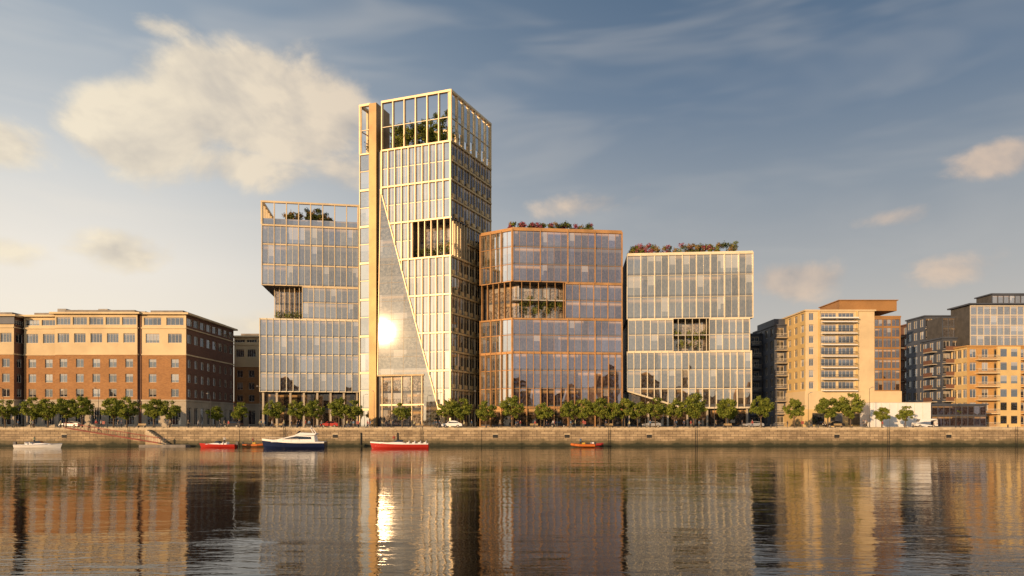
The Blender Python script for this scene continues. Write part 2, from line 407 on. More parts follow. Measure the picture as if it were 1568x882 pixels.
# sun direction: low evening sun that the leaning facet mirrors towards the river
gp = Vector(FT.p(6.9, wf(6.9, 28.2), 28.2))
nl = Vector((FT.n.x, FT.n.y, 0)) + Vector((FT.u.x, FT.u.y, 0)) * (dD / (dA1 - dA0)) + Vector((0, 0, 1)) * (dD / (dZ0 - dZ1))
nl.normalize()
Vd = (Vector((0, 0, 5)) - gp).normalized()
S = (2 * nl.dot(Vd) * nl - Vd).normalized()

# =================================================================== OFFICE BUILDING A (left)
A = Bld('office_building')
FA = Frame((-63.8, 175.0), to=(-40.0, 178.7)); AL = FA.L
def rect(F, a0, a1, w0, w1): return [F.p2(a0, w1), F.p2(a1, w1), F.p2(a1, w0), F.p2(a0, w0)]
A['body'].prism(rect(FA, -0.5, AL, -20, 0), 13, 31.8, core, concrete)
A['body'].prism(rect(FA, 2.5, AL, -18, -4), 31.8, 40.2, core)
A['body'].prism(rect(FA, 10, AL, -4, 0), 31.8, 40.2, core)
A['body'].prism(rect(FA, 0, AL, -20, 0), 40.2, 55.8, core, concrete)
A['body'].prism(rect(FA, 1, AL - 1, -18, -2.5), 4, 13, core)
strip(A, FA, 0, AL, 40.2, 55.8, 8, 3, glass_a, gold, 0.17, 0.4, 0.4, 0.35, midband=0.3, mull=1, mm=ivory)
strip(A, FA, 10, AL, 31.8, 40.2, 5, 2, glass_a, gold, 0.17, 0.35, 0.35, 0.3, mull=1, mm=ivory)
strip(A, FA, -0.5, AL, 13, 31.8, 15, 4, glass_a, ivory, 0.15, 0.45, 0.4, 0.35, midband=0.2)
strip(A, FA.off(0, -2.5), 1, AL - 1, 4, 12.9, 8, 2, glass_d, darkm, 0.12, 0.1, 0.3, 0.1)
for k in range(8):
    a = 0.2 + k * (AL - 0.6) / 7; A['frame'].box(FA, a - 0.25, a + 0.25, -0.9, -0.3, 4, 13, stone)
for k in range(6):
    a = 2.6 + k * 1.3
    A['frame'].box(FA, a - 0.06, a + 0.06, -2.6, -0.4 - 2.0 * (1 - k / 6), 31.8, 40.2, gold)
A['body'].wall(FA, 2.6, 10, 31.9, 40.1, -3.9, glass_r, [(0, 0), (5, 0), (5, 2), (0, 2)])
for k in range(9):
    leafcloud(A['roof_garden'], FA.p(3.5 + k * .75, -0.9, 32.8), 0.75, 70, 0.32, random.choice([leafd, leafg]), 1.4)
FAr = Frame(FA.p2(AL, 0), u=-FA.n); FAl = Frame(FA.p2(0, -20), u=FA.n); FAb = Frame(FA.p2(AL, -20), u=-FA.u)
for F_, L_, n_ in ((FA, AL, 8), (FAr, 20, 7), (FAl, 20, 7), (FAb, AL, 8)):
    for k in range(n_ + 1):
        a = L_ * k / n_; A['crown'].box(F_, a - 0.11, a + 0.11, -0.3, 0.3, 55.8, 61.7, gold)
    A['crown'].box(F_, -0.13, L_ + 0.13, -0.36, 0.32, 61.35, 61.8, gold)
A['crown'].wall(FA, 0.2, AL, 55.9, 57.4, -0.1, glass_a, [(0, 0), (16, 0), (16, 1), (0, 1)])
for k in range(26):
    a = random.uniform(5, 17); h = random.uniform(2.8, 5.0); p = FA.p(a, -random.uniform(1, 4), 55.8)
    A['roof_garden'].tube(p, (p[0], p[1], 55.8 + h), 0.1, 0.04, bark, 5)
    for q in range(4): leafcloud(A['roof_garden'], (p[0] + random.gauss(0, .5), p[1], 55.8 + h * random.uniform(.5, 1.0)), 0.95, 75, 0.36, random.choice([leafd, leafo, leafd]), 0.8)
A.done()

# =================================================================== OFFICE BUILDING B (copper)
Bb = Bld('office_building')
FB = Frame((0.16, 170.0), to=(27.7, 173.0)); BL = FB.L
FBc = Frame((-7.9, 175.4), to=(0.16, 170.0)); CL = FBc.L
pB = [(-7.9, 175.4), (0.16, 170.0), (27.7, 173.0), (25.5, 196.0), (-7.9, 197.0)]
Bb['body'].prism(pB, 4, 31.1, core, concrete)
Bb['body'].prism([(-7.2, 178.4), (1.0, 174), (27.5, 177.0), (25.5, 196.0), (-7.2, 197.0)], 31.1, 40.1, core)
Bb['body'].prism(rect(FB, 13.2, BL, -4.5, 0), 31.1, 40.1, core)
Bb['body'].prism(pB, 40.1, 53.1, core, concrete)
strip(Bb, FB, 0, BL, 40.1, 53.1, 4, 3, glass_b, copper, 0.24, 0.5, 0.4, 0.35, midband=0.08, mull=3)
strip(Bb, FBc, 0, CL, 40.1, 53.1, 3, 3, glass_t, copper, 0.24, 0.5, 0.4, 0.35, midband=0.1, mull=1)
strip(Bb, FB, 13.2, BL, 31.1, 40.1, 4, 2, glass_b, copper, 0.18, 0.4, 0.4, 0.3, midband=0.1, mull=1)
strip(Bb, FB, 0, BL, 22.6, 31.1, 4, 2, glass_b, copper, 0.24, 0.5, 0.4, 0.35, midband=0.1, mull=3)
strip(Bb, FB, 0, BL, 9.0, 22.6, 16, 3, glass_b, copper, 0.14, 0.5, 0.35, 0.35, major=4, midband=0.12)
strip(Bb, FBc, 0, CL, 22.6, 31.1, 3, 2, glass_t, copper, 0.24, 0.5, 0.4, 0.35, mull=1)
strip(Bb, FBc, 0, CL, 9.0, 22.6, 6, 3, glass_t, copper, 0.16, 0.5, 0.4, 0.35)
strip(Bb, FB, 0, BL, 4, 9.0, 8, 1, glass_d, copper, 0.25, 0.5, 0.4, 0.35)
strip(Bb, FBc, 0, CL, 4, 9.0, 3, 1, glass_d, copper, 0.25, 0.5, 0.4, 0.35)
for k in range(6):
    a = 0.2 + k * 1.75; Bb['frame'].box(FBc, a - 0.09, a + 0.09, -0.6, 0.0, 31.1, 40.1, copper)
Bb['body'].wall(FBc, 0.2, CL, 31.2, 40.0, -2.9, glass_r, [(0, 0), (6, 0), (6, 2), (0, 2)])
Bb['body'].wall(FB, 0.8, 13.2, 31.2, 40.0, -3.7, glass_r, [(0, 0), (8, 0), (8, 2), (0, 2)])
for k in range(6): Bb['frame'].box(FB, 2.2 + k * 2.1, 2.32 + k * 2.1, -0.3, 0.1, 31.1, 40.1, copper)
Bb['frame'].box(FB, 0, 13.2, -3.6, -0.1, 35.5, 35.8, concrete)
for k in range(13):
    leafcloud(Bb['loggia_planting'], FB.p(2.5 + k * 0.8, -1.0, 32.8 + random.random() * 3.2), 1.0, 110, 0.36, random.choice([leafd, leafg]), 1.7)
Bb['frame'].box(FB, 0, BL, -0.3, 0.1, 53.1, 53.6, copper); Bb['frame'].box(FBc, 0, CL, -0.3, 0.08, 53.1, 53.55, copper)
for k in range(75):
    a = random.uniform(-1.0, 20.5); m_ = random.choice([leafd, leafg, leafr, leafo, leafd, leafr])
    leafcloud(Bb['roof_garden'], FB.p(a, -random.uniform(0.6, 3.5), 53.9 + random.random() * 1.2), random.uniform(.6, 1.15), 80, 0.34, m_, 0.75)
Bb.done()

# =================================================================== OFFICE BUILDING C (right, ivory)
Cc = Bld('office_building')
FC = Frame((29.3, 174.7), to=(60.4, 172.0)); CC = FC.L
Cc['body'].prism(rect(FC, 0, CC, -22, 0), 31.4, 47.9, core, concrete)
Cc['body'].prism(rect(FC, 0.5, CC - 0.8, -22, -4), 23.2, 31.4, core)
Cc['body'].prism(rect(FC, 0.3, 11.5, -4, 0), 23.2, 31.4, core)
Cc['body'].prism(rect(FC, 20.5, CC - 0.8, -4, 0), 23.2, 31.4, core)
Cc['body'].prism(rect(FC, 0, CC - 0.4, -22, 0), 13.6, 23.2, core, concrete)
Cc['body'].prism(rect(FC, 0.5, CC - 1.0, -21, -1.5), 4, 13.6, core)
strip(Cc, FC, 0, CC, 31.4, 47.9, 9, 3, glass_c, ivory, 0.19, 0.45, 0.42, 0.35, midband=0.1, mull=1)
strip(Cc, FC, 0.3, 11.5, 23.2, 31.4, 6, 2, glass_c, ivory, 0.13, 0.35, 0.35, 0.3)
strip(Cc, FC, 20.5, CC - 0.8, 23.2, 31.4, 6, 2, glass_c, ivory, 0.13, 0.35, 0.35, 0.3)
strip(Cc, FC, 0, CC - 0.4, 13.6, 23.2, 18, 2, glass_c, ivory, 0.15, 0.5, 0.42, 0.35)
def zl(a): return 13.2 - 4.4 * min(1, a / 14.0)
g_pts = [(0, zl(0)), (14, zl(14)), (CC - 0.4, 9.0), (CC - 0.4, 13.6), (0, 13.6)]
Cc['glazing'].face([FC.p(a, 0.03, z) for a, z in g_pts], glass_c, [(a / 1.7, z / 4.6) for a, z in g_pts])
for k in range(19):
    a = k * (CC - 0.4) / 18; Cc['frame'].box(FC, a - 0.08, a + 0.08, -0.04, 0.5, zl(a), 13.62, ivory)
beam(Cc['frame'], FC.p(0, 0.2, zl(0)), FC.p(14, 0.2, zl(14)), 0.25, ivory)
beam(Cc['frame'], FC.p(14, 0.2, zl(14)), FC.p(CC - .4, 0.2, 8.9), 0.25, ivory)
strip(Cc, FC.off(0, -1.5), 0.5, CC - 1, 4, 13.5, 10, 2, glass_d, darkm, 0.12, 0.1, 0.3, 0.1)
for k in range(7): a = 0.5 + k * 4.9; Cc['frame'].box(FC, a - .22, a + .22, -0.8, -0.3, 4, 10.5, stone)
Cc['body'].wall(FC, 11.5, 20.5, 23.3, 31.3, -3.95, glass_r, [(0, 0), (6, 0), (6, 2), (0, 2)])
Cc['frame'].box(FC, 11.5, 20.5, -3.9, -0.3, 27.2, 27.45, concrete)
for k in range(5): Cc['frame'].box(FC, 12.8 + k * 1.75, 12.9 + k * 1.75, -0.4, 0.05, 23.2, 31.4, ivory)
for k in range(10): leafcloud(Cc['loggia_planting'], FC.p(12.2 + k * .85, -1.0, 24.6 + random.random() * 3.5), 0.9, 110, 0.35, random.choice([leafd, leafg]), 1.5)
Cc['frame'].box(FC, 0, CC, -0.3, 0.1, 47.9, 48.25, ivory)
for k in range(110):
    a = random.uniform(0.8, 28.0); m_ = random.choice([leafd, leafg, leafr, leafo, leafo, leafd])
    leafcloud(Cc['roof_garden'], FC.p(a, -random.uniform(0.6, 3.5), 48.7 + random.random() * 1.9), random.uniform(.7, 1.25), 85, 0.34, m_, 0.85)
Cc.done()

# =================================================================== PUNCHED-WINDOW BUILDINGS
def punched(B, F, A0, A1, Z0, Z1, cols, rows, wm, part='walls', mullions=1, inset=0.25):
    xs = [A0] + [x for c in cols for x in c] + [A1]; zs = [Z0] + [z for r in rows for z in r] + [Z1]
    mb = B[part]; gl = B['windows']; P = F.p
    for i in range(len(xs) - 1):
        for j in range(len(zs) - 1):
            x0, x1, z0, z1 = xs[i], xs[i + 1], zs[j], zs[j + 1]
            if x1 - x0 < 1e-4 or z1 - z0 < 1e-4: continue
            if i % 2 and j % 2:
                w = -inset
                mb.face([P(x0, 0, z0), P(x0, w, z0), P(x0, w, z1), P(x0, 0, z1)], wm)
                mb.face([P(x1, w, z0), P(x1, 0, z0), P(x1, 0, z1), P(x1, w, z1)], wm)
                mb.face([P(x0, 0, z0), P(x1, 0, z0), P(x1, w, z0), P(x0, w, z0)], frame_w)
                mb.face([P(x0, w, z1), P(x1, w, z1), P(x1, 0, z1), P(x0, 0, z1)], wm)
                u0 = i * 3 + int(x0 * 7 % 5); gl.wall(F, x0, x1, z0, z1, w, glass_w, [(u0, j), (u0 + .98, j), (u0 + .98, j + .98), (u0, j + .98)])
                fr = B['window_frames']; t = 0.08
                fr.box(F, x0, x0 + t, w, w + .07, z0, z1, frame_w); fr.box(F, x1 - t, x1, w, w + .07, z0, z1, frame_w)
                fr.box(F, x0 + t, x1 - t, w, w + .06, z1 - t, z1, frame_w); fr.box(F, x0 + t, x1 - t, w, w + .06, z0, z0 + t, frame_w)
                nm = mullions if x1 - x0 < 2.4 else mullions * 2 + 1
                for k in range(nm):
                    x = x0 + (x1 - x0) * (k + 1) / (nm + 1); fr.box(F, x - .035, x + .035, w, w + .05, z0 + t, z1 - t, frame_w)
            else: mb.wall(F, x0, x1, z0, z1, 0, wm)
def cols_for(L, n, w, m=0.0):
    s_ = (L - 2 * m) / n; return [(m + s_ * (k + .5) - w / 2, m + s_ * (k + .5) + w / 2) for k in range(n)]
def around(F, W, D):
    f = Frame(F.o, u=F.u); f.L = W
    r = Frame(F.p2(W, 0), u=-F.n); r.L = D
    l = Frame(F.p2(0, -D), u=F.n); l.L = D
    b = Frame(F.p2(W, -D), u=-F.u); b.L = W
    return f, r, l, b

def hotel_block(B, F, W, D, nf, nd, ztop, side=brickr):
    f, r, l, b = around(F, W, D)
    B['core'].prism(rect(F, 0.35, W - 0.35, -D + .35, -0.35), 4, ztop - 0.1, core)
    for FF, n, wb, wc, bm in ((f, nf, 1.9, 3.4, brick), (r, nd, 1.7, 2.4, side), (l, nd, 1.7, 2.4, side)):
        L = FF.L
        punched(B, FF, 0, L, 4, 10.6, cols_for(L, n, min(2.8, L / n * .6)), [(4.6, 8.9)], stone)
        punched(B, FF, 0, L, 10.6, 22.0, cols_for(L, n, min(wb, L / n * .5)), [(11.5, 13.5), (15.1, 17.2), (18.8, 20.9)], bm)
        punched(B, FF, 0, L, 22.0, 28.6, cols_for(L, n, min(wc, L / n * .7)), [(24.9, 27.2)], cream if FF is f else side)
        punched(B, FF, 0, L, 28.6, ztop, cols_for(L, n, min(wc * 1.25, L / n * .86)), [(29.3, ztop - 0.7)], cream if FF is f else side)
        B['trim'].box(FF, -0.02, L + 0.02, 0, 0.18, 10.45, 10.85, stone)
        B['trim'].box(FF, -0.02, L + 0.02, 0, 0.14, 21.85, 22.15, cream)
        B['trim'].box(FF, -0.02, L + 0.02, 0, 0.22, 28.45, 28.7, cream)
    B['walls'].wall(b, 0, W, 4, ztop, 0, side)
    B['roof'].box(F, -0.9, W + 0.9, -D - 0.9, 0.9, ztop, ztop + 0.45, cream)
    B['roof'].box(F, 1.5, W - 1.5, -D + 1.5, -1.5, ztop + 0.45, ztop + 1.3, roofm)
H = Bld('hotel_building')
hotel_block(H, Frame((-91.9, 170.0), u=(1, 0)), 11.1, 29, 2, 8, 31.9)
hotel_block(H, Frame((-112.8, 169.3), u=(1, 0)), 20.3, 29, 5, 8, 31.9)
hotel_block(H, Frame((-121.4, 170.6), u=(1, 0)), 8.2, 27, 2, 7, 31.4)
H['trim'].box(Frame((-92.45, 169.9), u=(1, 0)), 0, 0.6, -0.5, 0.05, 4, 32, brickr)
for k in range(7): H['roof'].box(Frame((-118 + k * 5.3, 178), u=(1, 0)), 0, random.uniform(1, 2.5), -2, 0, 32.3, 33.8 + random.random(), concrete)
H.done()
H2 = Bld('hotel_building')
hotel_block(H2, Frame((-158.0, 168.5), u=(1, 0)), 35.6, 26, 9, 7, 31.2)
H2['sign_band'].box(Frame((-158.0, 168.5), u=(1, 0)), 0, 35.9, 0.02, 0.3, 29.4, 31.3, slate)
for k, (x, w_, h_) in enumerate([(30.2, .18, 1.1), (31.0, .18, 1.1), (30.6, .65, .16), (31.5, .16, .75), (31.95, .16, 1.1), (32.4, .16, 1.0), (32.4, .5, .14), (33.1, .5, .5)]):
    H2['sign_letters'].box(Frame((-158.0, 168.5), u=(1, 0)), x - w_ / 2 - 1, x + w_ / 2 - 1, 0.3, 0.36 + k * .002, 29.9 + (0.45 if k == 2 else 0), 29.9 + (0.45 if k == 2 else 0) + h_, white)
H2.done()
H3 = Bld('apartment_building')
hotel_block(H3, Frame((-83.5, 206.0), u=(1, 0)), 10.5, 18, 3, 4, 30.8)
H3.done()

def balcony(B, F, a0, a1, z, d=1.5, rail=darkm, slabm=white, glassy=False):
    B['balconies'].box(F, a0, a1, 0, d, z - 0.22, z, slabm)
    if glassy:
        B['balconies'].box(F, a0 + .03, a1 - .03, d - .06, d - .03, z, z + 1.05, rail)
    else:
        n = max(3, int((a1 - a0) / 0.3))
        for k in range(n + 1):
            a = a0 + .04 + (a1 - a0 - .08) * k / n; B['balconies'].box(F, a - .02, a + .02, d - .08, d - .04, z, z + 1.0, rail)
        B['balconies'].box(F, a0, a1, d - .1, d - .02, z + 1.0, z + 1.07, rail)
        for a in (a0 + .03, a1 - .03): B['balconies'].box(F, a - .02, a + .02, 0, d - .1, z + 1.0, z + 1.06, rail)

def flats(B, F, W, D, z0, ztop, nfl, nf, nd, wm, win=1.8, bal=(), rail=darkm, slabm=white, sidebal=(), glassy=False, top=True, sm=None, fcols=None):
    f, r, l, b = around(F, W, D); h = (ztop - z0) / nfl
    B['core'].prism(rect(F, 0.35, W - .35, -D + .35, -.35), z0, ztop - .1, core)
    rows = [(z0 + h * k + h * .2, z0 + h * k + h * .84) for k in range(nfl)]
    for FF, n in ((f, nf), (r, nd), (l, nd)):
        punched(B, FF, 0, FF.L, z0, ztop, fcols if (fcols and FF is f) else cols_for(FF.L, n, min(win, FF.L / n * .8)), rows, wm if FF is f else (sm or wm))
    B['walls'].wall(b, 0, W, z0, ztop, 0, wm)
    for k in range(nfl):
        for (c0, c1) in bal: balcony(B, f, c0, c1, z0 + h * k + .15, 1.5, rail, slabm, glassy)
        for (c0, c1) in sidebal: balcony(B, l, c0, c1, z0 + h * k + .15, 1.4, rail, slabm, glassy)
    if top: B['roof'].box(F, -.3, W + .3, -D - .3, .3, ztop, ztop + .35, wm)

X = (1, 0)
S1 = Bld('apartment_building'); flats(S1, Frame((68.0, 197.0), u=X), 7.2, 14, 4, 30.4, 8, 2, 4, slate, 2.2, bal=[(0.5, 3.2)], rail=frame_w, slabm=slate)
S1.done()
S2 = Bld('apartment_building'); flats(S2, Frame((71.6, 187.0), u=X), 9.5, 16, 4, 31.6, 8, 3, 4, slate, 1.9, bal=[(0.1, 2.9), (3.6, 5.8)], rail=frame_w, slabm=stone)
S2['roof'].box(Frame((71.6, 187.0), u=X), 0.3, 8.5, -14, -1.0, 31.95, 33.6, slate); S2.done()
# cream / brown apartments
S3 = Bld('apartment_building')
F3 = Frame((74.9, 175.0), u=X)
flats(S3, F3, 17.6, 16, 13.2, 33.6, 7, 4, 4, cream, 2.0, bal=[(3.9, 12.6)], rail=darkm, slabm=white, sm=creamy, fcols=[(0.9, 2.1), (4.0, 7.9), (8.4, 12.4)])
S3['core'].prism(rect(F3, 17.6, 24.2, -15, -0.3), 12.0, 32.0, core)
strip(S3, F3.off(0, -.25), 17.62, 24.2, 13.2, 32.0, 3, 7, glass_k, brownp, 0.22, 0.2, 0.5, 0.25, midband=0.5, mull=1)
S3['roof'].box(F3, 17.7, 24.4, -15.2, 0.05, 32.0, 32.4, brownp)
S3['walls'].box(F3, -0.8, 25.6, -16, 0.5, 4, 8.5, creamy)
S3['walls'].box(F3, -0.3, 24.4, -15.5, 0.3, 8.5, 13.18, cream)
for k in range(5): S3['windows'].wall(F3, 1.5 + k * 4.6, 4.6 + k * 4.6, 4.6, 7.6, 0.52, glass_w, [(k, 0), (k + .9, 0), (k + .9, .9), (k, .9)])
S3['roof'].box(F3, 9.5, 24.3, -13, -1.8, 33.97, 36.6, brownp); S3['roof'].box(F3, 9.2, 24.6, -13.3, -1.5, 36.6, 36.8, brownp)
S3['walls'].box(F3, 12.9, 13.3, 0.01, 0.3, 13.2, 33.6, creamy); S3['walls'].box(F3, 3.2, 3.6, 0.01, 0.3, 13.2, 33.6, creamy)
S3['walls'].box(F3, 3.6, 12.9, 0.01, 1.5, 31.6, 31.9, white)
S3.done()
# stepped apartments at the right
S4 = Bld('apartment_building')
flats(S4, Frame((116.5, 214.0), u=X), 12, 10, 4, 33.0, 9, 4, 3, slate, 1.8, bal=[(.2, 3)], rail=redbal, slabm=stone, sidebal=[(1, 4)])
flats(S4, Frame((116.8, 202.0), u=X), 12, 10, 4, 34.0, 9, 4, 3, brickr, 1.8, bal=[(0.1, 2.6)], rail=redbal, slabm=stone, sidebal=[(4, 8)], glassy=True)
flats(S4, Frame((116.2, 193.0), u=X), 12, 9, 4, 35.0, 9, 5, 3, slate, 1.8, bal=[(0.1, 3.0)], rail=redbal, slabm=stone, glassy=True)
S4.done()
S5 = Bld('apartment_building')
flats(S5, Frame((114.4, 182.5), u=X), 10, 9, 4, 27.5, 7, 4, 3, slate, 1.8, bal=[(0.1, 4.0)], rail=brickr, slabm=stone, sidebal=[(3, 7)], glassy=True)
S5['core'].prism(rect(Frame((115.2, 183.5), u=X), 0, 9, -7, 0), 27.8, 33.4, core)
strip(S5, Frame((115.2, 183.5), u=X), 0, 9, 27.85, 33.4, 6, 2, glass_a, slate, 0.12, 0.15, 0.35, 0.25)
flats(S5, Frame((116.8, 176.0), u=X), 34, 6.4, 4, 24.6, 6, 11, 3, brickor, 1.7, bal=[(2.0, 7.4), (13.5, 19.0)], rail=frame_w, slabm=cream, sm=creamy)
F5 = Frame((118.4, 177.2), u=X)
S5['core'].prism(rect(F5, .1, 31, -8, -.1), 24.6, 35.6, core)
strip(S5, F5, 0, 31, 24.95, 35.4, 18, 4, glass_a, frame_w, 0.12, 0.2, 0.3, 0.3, midband=0.25)
S5['roof'].box(F5, -.6, 31.6, -8.5, .7, 35.6, 35.95, slate)
S5['core'].prism(rect(F5, 7, 28, -8, -2), 35.95, 38.6, core)
strip(S5, F5.off(0, -2), 7, 28, 36.0, 38.6, 14, 1, glass_a, slate, 0.12, 0.2, 0.3, 0.3)
S5['roof'].box(F5, 6.6, 28.4, -8.3, -1.6, 38.6, 38.9, slate)
S5['walls'].box(Frame((116.8, 176.0), u=X), 7.5, 13.4, 0.02, 0.5, 4, 24.6, creamy)
for fl in range(6):
    z = 4.9 + fl * 3.43
    for a in (8.2, 10.9): S5['windows'].wall(Frame((116.8, 176.0), u=X), a, a + 1.6, z, z + 2.0, 0.52, glass_w, [(int(a), fl), (int(a) + .9, fl), (int(a) + .9, fl + .9), (int(a), fl + .9)])
S5.done()

Hd = MB(); FH = Frame((86.5, 165.5), u=X)
Hd.box(FH, 0, 14.6, -5, 0, 4, 9.9, white)
for k in range(7): Hd.box(FH, 2.0 * k + .6, 2.0 * k + .66, 0, 0.05, 4.1, 9.8, frame_w)
Hd.box(FH, -.1, 14.7, -5.1, 0.08, 9.9, 10.05, frame_w)
Hd.obj('site_hoarding')
Pv = Bld('glass_pavilion'); FP = Frame((101.6, 166.0), u=X)
Pv['core'].prism(rect(FP, .1, 13, -5, -.05), 4, 9.4, core)
strip(Pv, FP, 0, 13.1, 4.1, 9.4, 9, 2, glass_b, slate, 0.1, 0.12, 0.3, 0.2)
Pv['roof'].box(FP, -.4, 13.5, -5.4, .5, 9.42, 9.7, slate); Pv.done()

dc = MB()
for k in range(60):
    x = -330 + k * 11 + random.uniform(-2, 2); w_ = random.uniform(8, 13); h = random.uniform(8, 17); y = random.uniform(255, 300)
    dc.box(Frame((x, y), u=X), 0, w_, -10, 0, 4, 4 + h, random.choice([brickr, cream, stone, slate]))
    for fl in range(int(h / 3.2)):
        dc.wall(Frame((x, y), u=X), .8, w_ - .8, 5 + fl * 3.2, 6.6 + fl * 3.2, .03, glass_w, [(0, fl), (4, fl), (4, fl + .9), (0, fl + .9)])
dc.obj('distant_buildings')

ob_ = MB()
for k in range(34):
    x = -330 + k * 20; h = random.choice([12, 15, 17, 20, 24, 28, 33, 14, 22]) + random.uniform(-1, 1); Fq = Frame((x + 18, -75 - random.uniform(0, 12)), u=(-1, 0)); wq = random.uniform(13, 18)
    ob_.box(Fq, 0, wq, -14, 0, 3, 3 + h, random.choice([brickr, brick, slate, brownp, brickr]))
    for fl in range(int(h / 3.3)):
        for c in range(int(wq / 3.2)): ob_.wall(Fq, .7 + c * 3.1, 2.5 + c * 3.1, 4.2 + fl * 3.3, 6.0 + fl * 3.3, .03, glass_w, [(c, fl), (c + .9, fl), (c + .9, fl + .9), (c, fl + .9)])
ob_.obj('opposite_bank_buildings')

# =================================================================== GROUND, ROAD, WALL, WATER
def sheet(name, x0, x1, y0, y1, z, mat):
    mb = MB(); mb.face([(x0, y0, z), (x1, y0, z), (x1, y1, z), (x0, y1, z)], mat, [(x0, y0), (x1, y0), (x1, y1), (x0, y1)]); return mb.obj(name)
sheet('ground', -3000, 3000, 150.6, 4000, 4.0, paving)
sheet('ground', -3000, 3000, -3000, -20, 3.0, paving)
sheet('road', -1500, 1500, 160.0, 167.0, 4.004, asphalt)
km = MB(); FK = Frame((-1500, 160.0), u=X)
km.box(FK, 0, 3000, 0.0, 0.25, 4.0, 4.13, coping); km.box(FK, 0, 3000, -7.25, -7.0, 4.0, 4.13, coping); km.obj('kerb')
lm = MB()
for k in range(120): lm.face([(-300 + k * 5, 163.4, 4.01), (-297.5 + k * 5, 163.4, 4.01), (-297.5 + k * 5, 163.55, 4.01), (-300 + k * 5, 163.55, 4.01)], white)
lm.obj('road_markings')

Q = Bld('quay_wall'); FQ = Frame((-1500, 150.0), u=X)
def qx(x): return x + 1500
Q['wall'].box(FQ, 0, 3000, -0.7, 0, -3, 3.55, quaystone)
for k in range(0, 400):
    x = -260 + k * 1.31
    if x < 262: Q['coping'].box(FQ, qx(x), qx(x + 1.29), -0.75, 0.14 + random.uniform(-.02, .02), 3.55, 4.02 + random.uniform(-.012, .012), coping)
Q['coping'].box(FQ, 0, qx(-260), -.75, .14, 3.55, 4.02, coping); Q['coping'].box(FQ, qx(262), 3000, -.75, .14, 3.55, 4.02, coping)
for x in (-60.5, -7.6, 1.2, 60.0, 92.0):
    Q['pilasters'].box(FQ, qx(x), qx(x + 0.9), 0, 0.13, -3, 3.53, quaystone)
for x in (-98.5, -39.2, -4.2, 11.5, 29.5, 70.5, 95.0):
    Q['outfalls'].box(FQ, qx(x), qx(x + 1.1), 0.0, 0.03, 1.8, 2.5, rubber)  # thin dark plate on the wall, painted shade of an opening
    Q['outfalls'].box(FQ, qx(x - .1), qx(x + 1.2), 0.0, 0.1, 2.5, 2.72, coping)
for x in (-84, -50, -20, 21, 40.0, 82.0, 110.0):
    for s_ in (0, .45): Q['ladders'].box(FQ, qx(x + s_), qx(x + s_ + .05), 0.14, 0.18, -0.5, 4.3, rubber)
    for r_ in range(14): Q['ladders'].box(FQ, qx(x + .06), qx(x + .45), 0.15, 0.18, 0.1 + r_ * .3, 0.13 + r_ * .3, rubber)
for x in (-46, -33, -25): Q['fenders'].tube((x, 149.8, 0.2), (x, 149.8, 2.9), .12, .12, rubber, 7)
for k in range(12): Q['steps'].box(FQ, qx(-79.5 + k * .42), qx(-79.5 + (k + 1) * .42), 0, 1.3, -1, 3.6 - k * .3, coping)
Q.done()

gw = Bld('gangway')
a_, b_ = Vector((-96.5, 149.0, 4.0)), Vector((-76.0, 148.4, 0.7))
for o in (0, -1.3):
    P0, P1 = a_ + Vector((0, o, 0)), b_ + Vector((0, o, 0))
    gw['rails'].tube(P0, P1, .08, .08, redbal, 6); gw['rails'].tube(P0 + Vector((0, 0, 1.1)), P1 + Vector((0, 0, 1.1)), .04, .04, redbal, 6)
    for k in range(15):
        q = P0.lerp(P1, k / 14); gw['rails'].tube(q, q + Vector((0, 0, 1.1)), .03, .03, redbal, 5)
gw['deck'].face([a_, b_, b_ + Vector((0, -1.3, 0)), a_ + Vector((0, -1.3, 0))], timber)
gw.done()
po = MB(); po.box(Frame((-80, 149), u=X), 0, 10, -0.2, 2.0, -.2, .35, roofm); po.obj('floating_pontoon')

# water
m, nt, out = new_mat('river_water'); g = G(nt)
pos = g.n('ShaderNodeNewGeometry').outputs['Position']
def wv(sx, sy, det, dist=0.0, rg=.55, rot=0):
    mp = g.n('ShaderNodeMapping'); g.link(pos, mp.inputs[0]); mp.inputs['Scale'].default_value = (sx, sy, 1); mp.inputs['Rotation'].default_value = (0, 0, math.radians(rot))
    return g.noise(mp.outputs[0], 1.0, det, rg, dist)
h = g.m('ADD', g.m('MULTIPLY', wv(0.035, 0.13, 2, 0.3, rot=-5), 0.26), g.m('MULTIPLY', wv(0.13, 0.40, 3, 0.6, rg=.5, rot=8), 0.15))
patch = g.ss(wv(0.010, 0.03, 2), 0.36, 0.62, 0.4, 1.15)
h = g.m('MULTIPLY', g.m('ADD', h, g.m('MULTIPLY', wv(0.7, 2.1, 3, 0.5, rg=.6, rot=-7), 0.040)), patch)
bn = g.n('ShaderNodeBump'); bn.inputs['Strength'].default_value = 1.0; bn.inputs['Distance'].default_value = 0.40
g.link(h, bn.inputs['Height'])
pb = g.n('ShaderNodeBsdfPrincipled'); pb.inputs['Base Color'].default_value = (0.020, 0.013, 0.007, 1)
pb.inputs['Roughness'].default_value = 0.02; pb.inputs['IOR'].default_value = 1.333; pb.inputs['Specular IOR Level'].default_value = 0.45
g.link(bn.outputs[0], pb.inputs['Normal']); g.link(pb.outputs[0], out.inputs[0])
sheet('river_water', -3000, 3000, -20, 150.3, 0.0, m)
bw = MB(); bw.box(Frame((-3000, -20.0), u=X), 0, 6000, -0.8, 0, -3, 3.1, concrete); bw.obj('opposite_quay_wall')

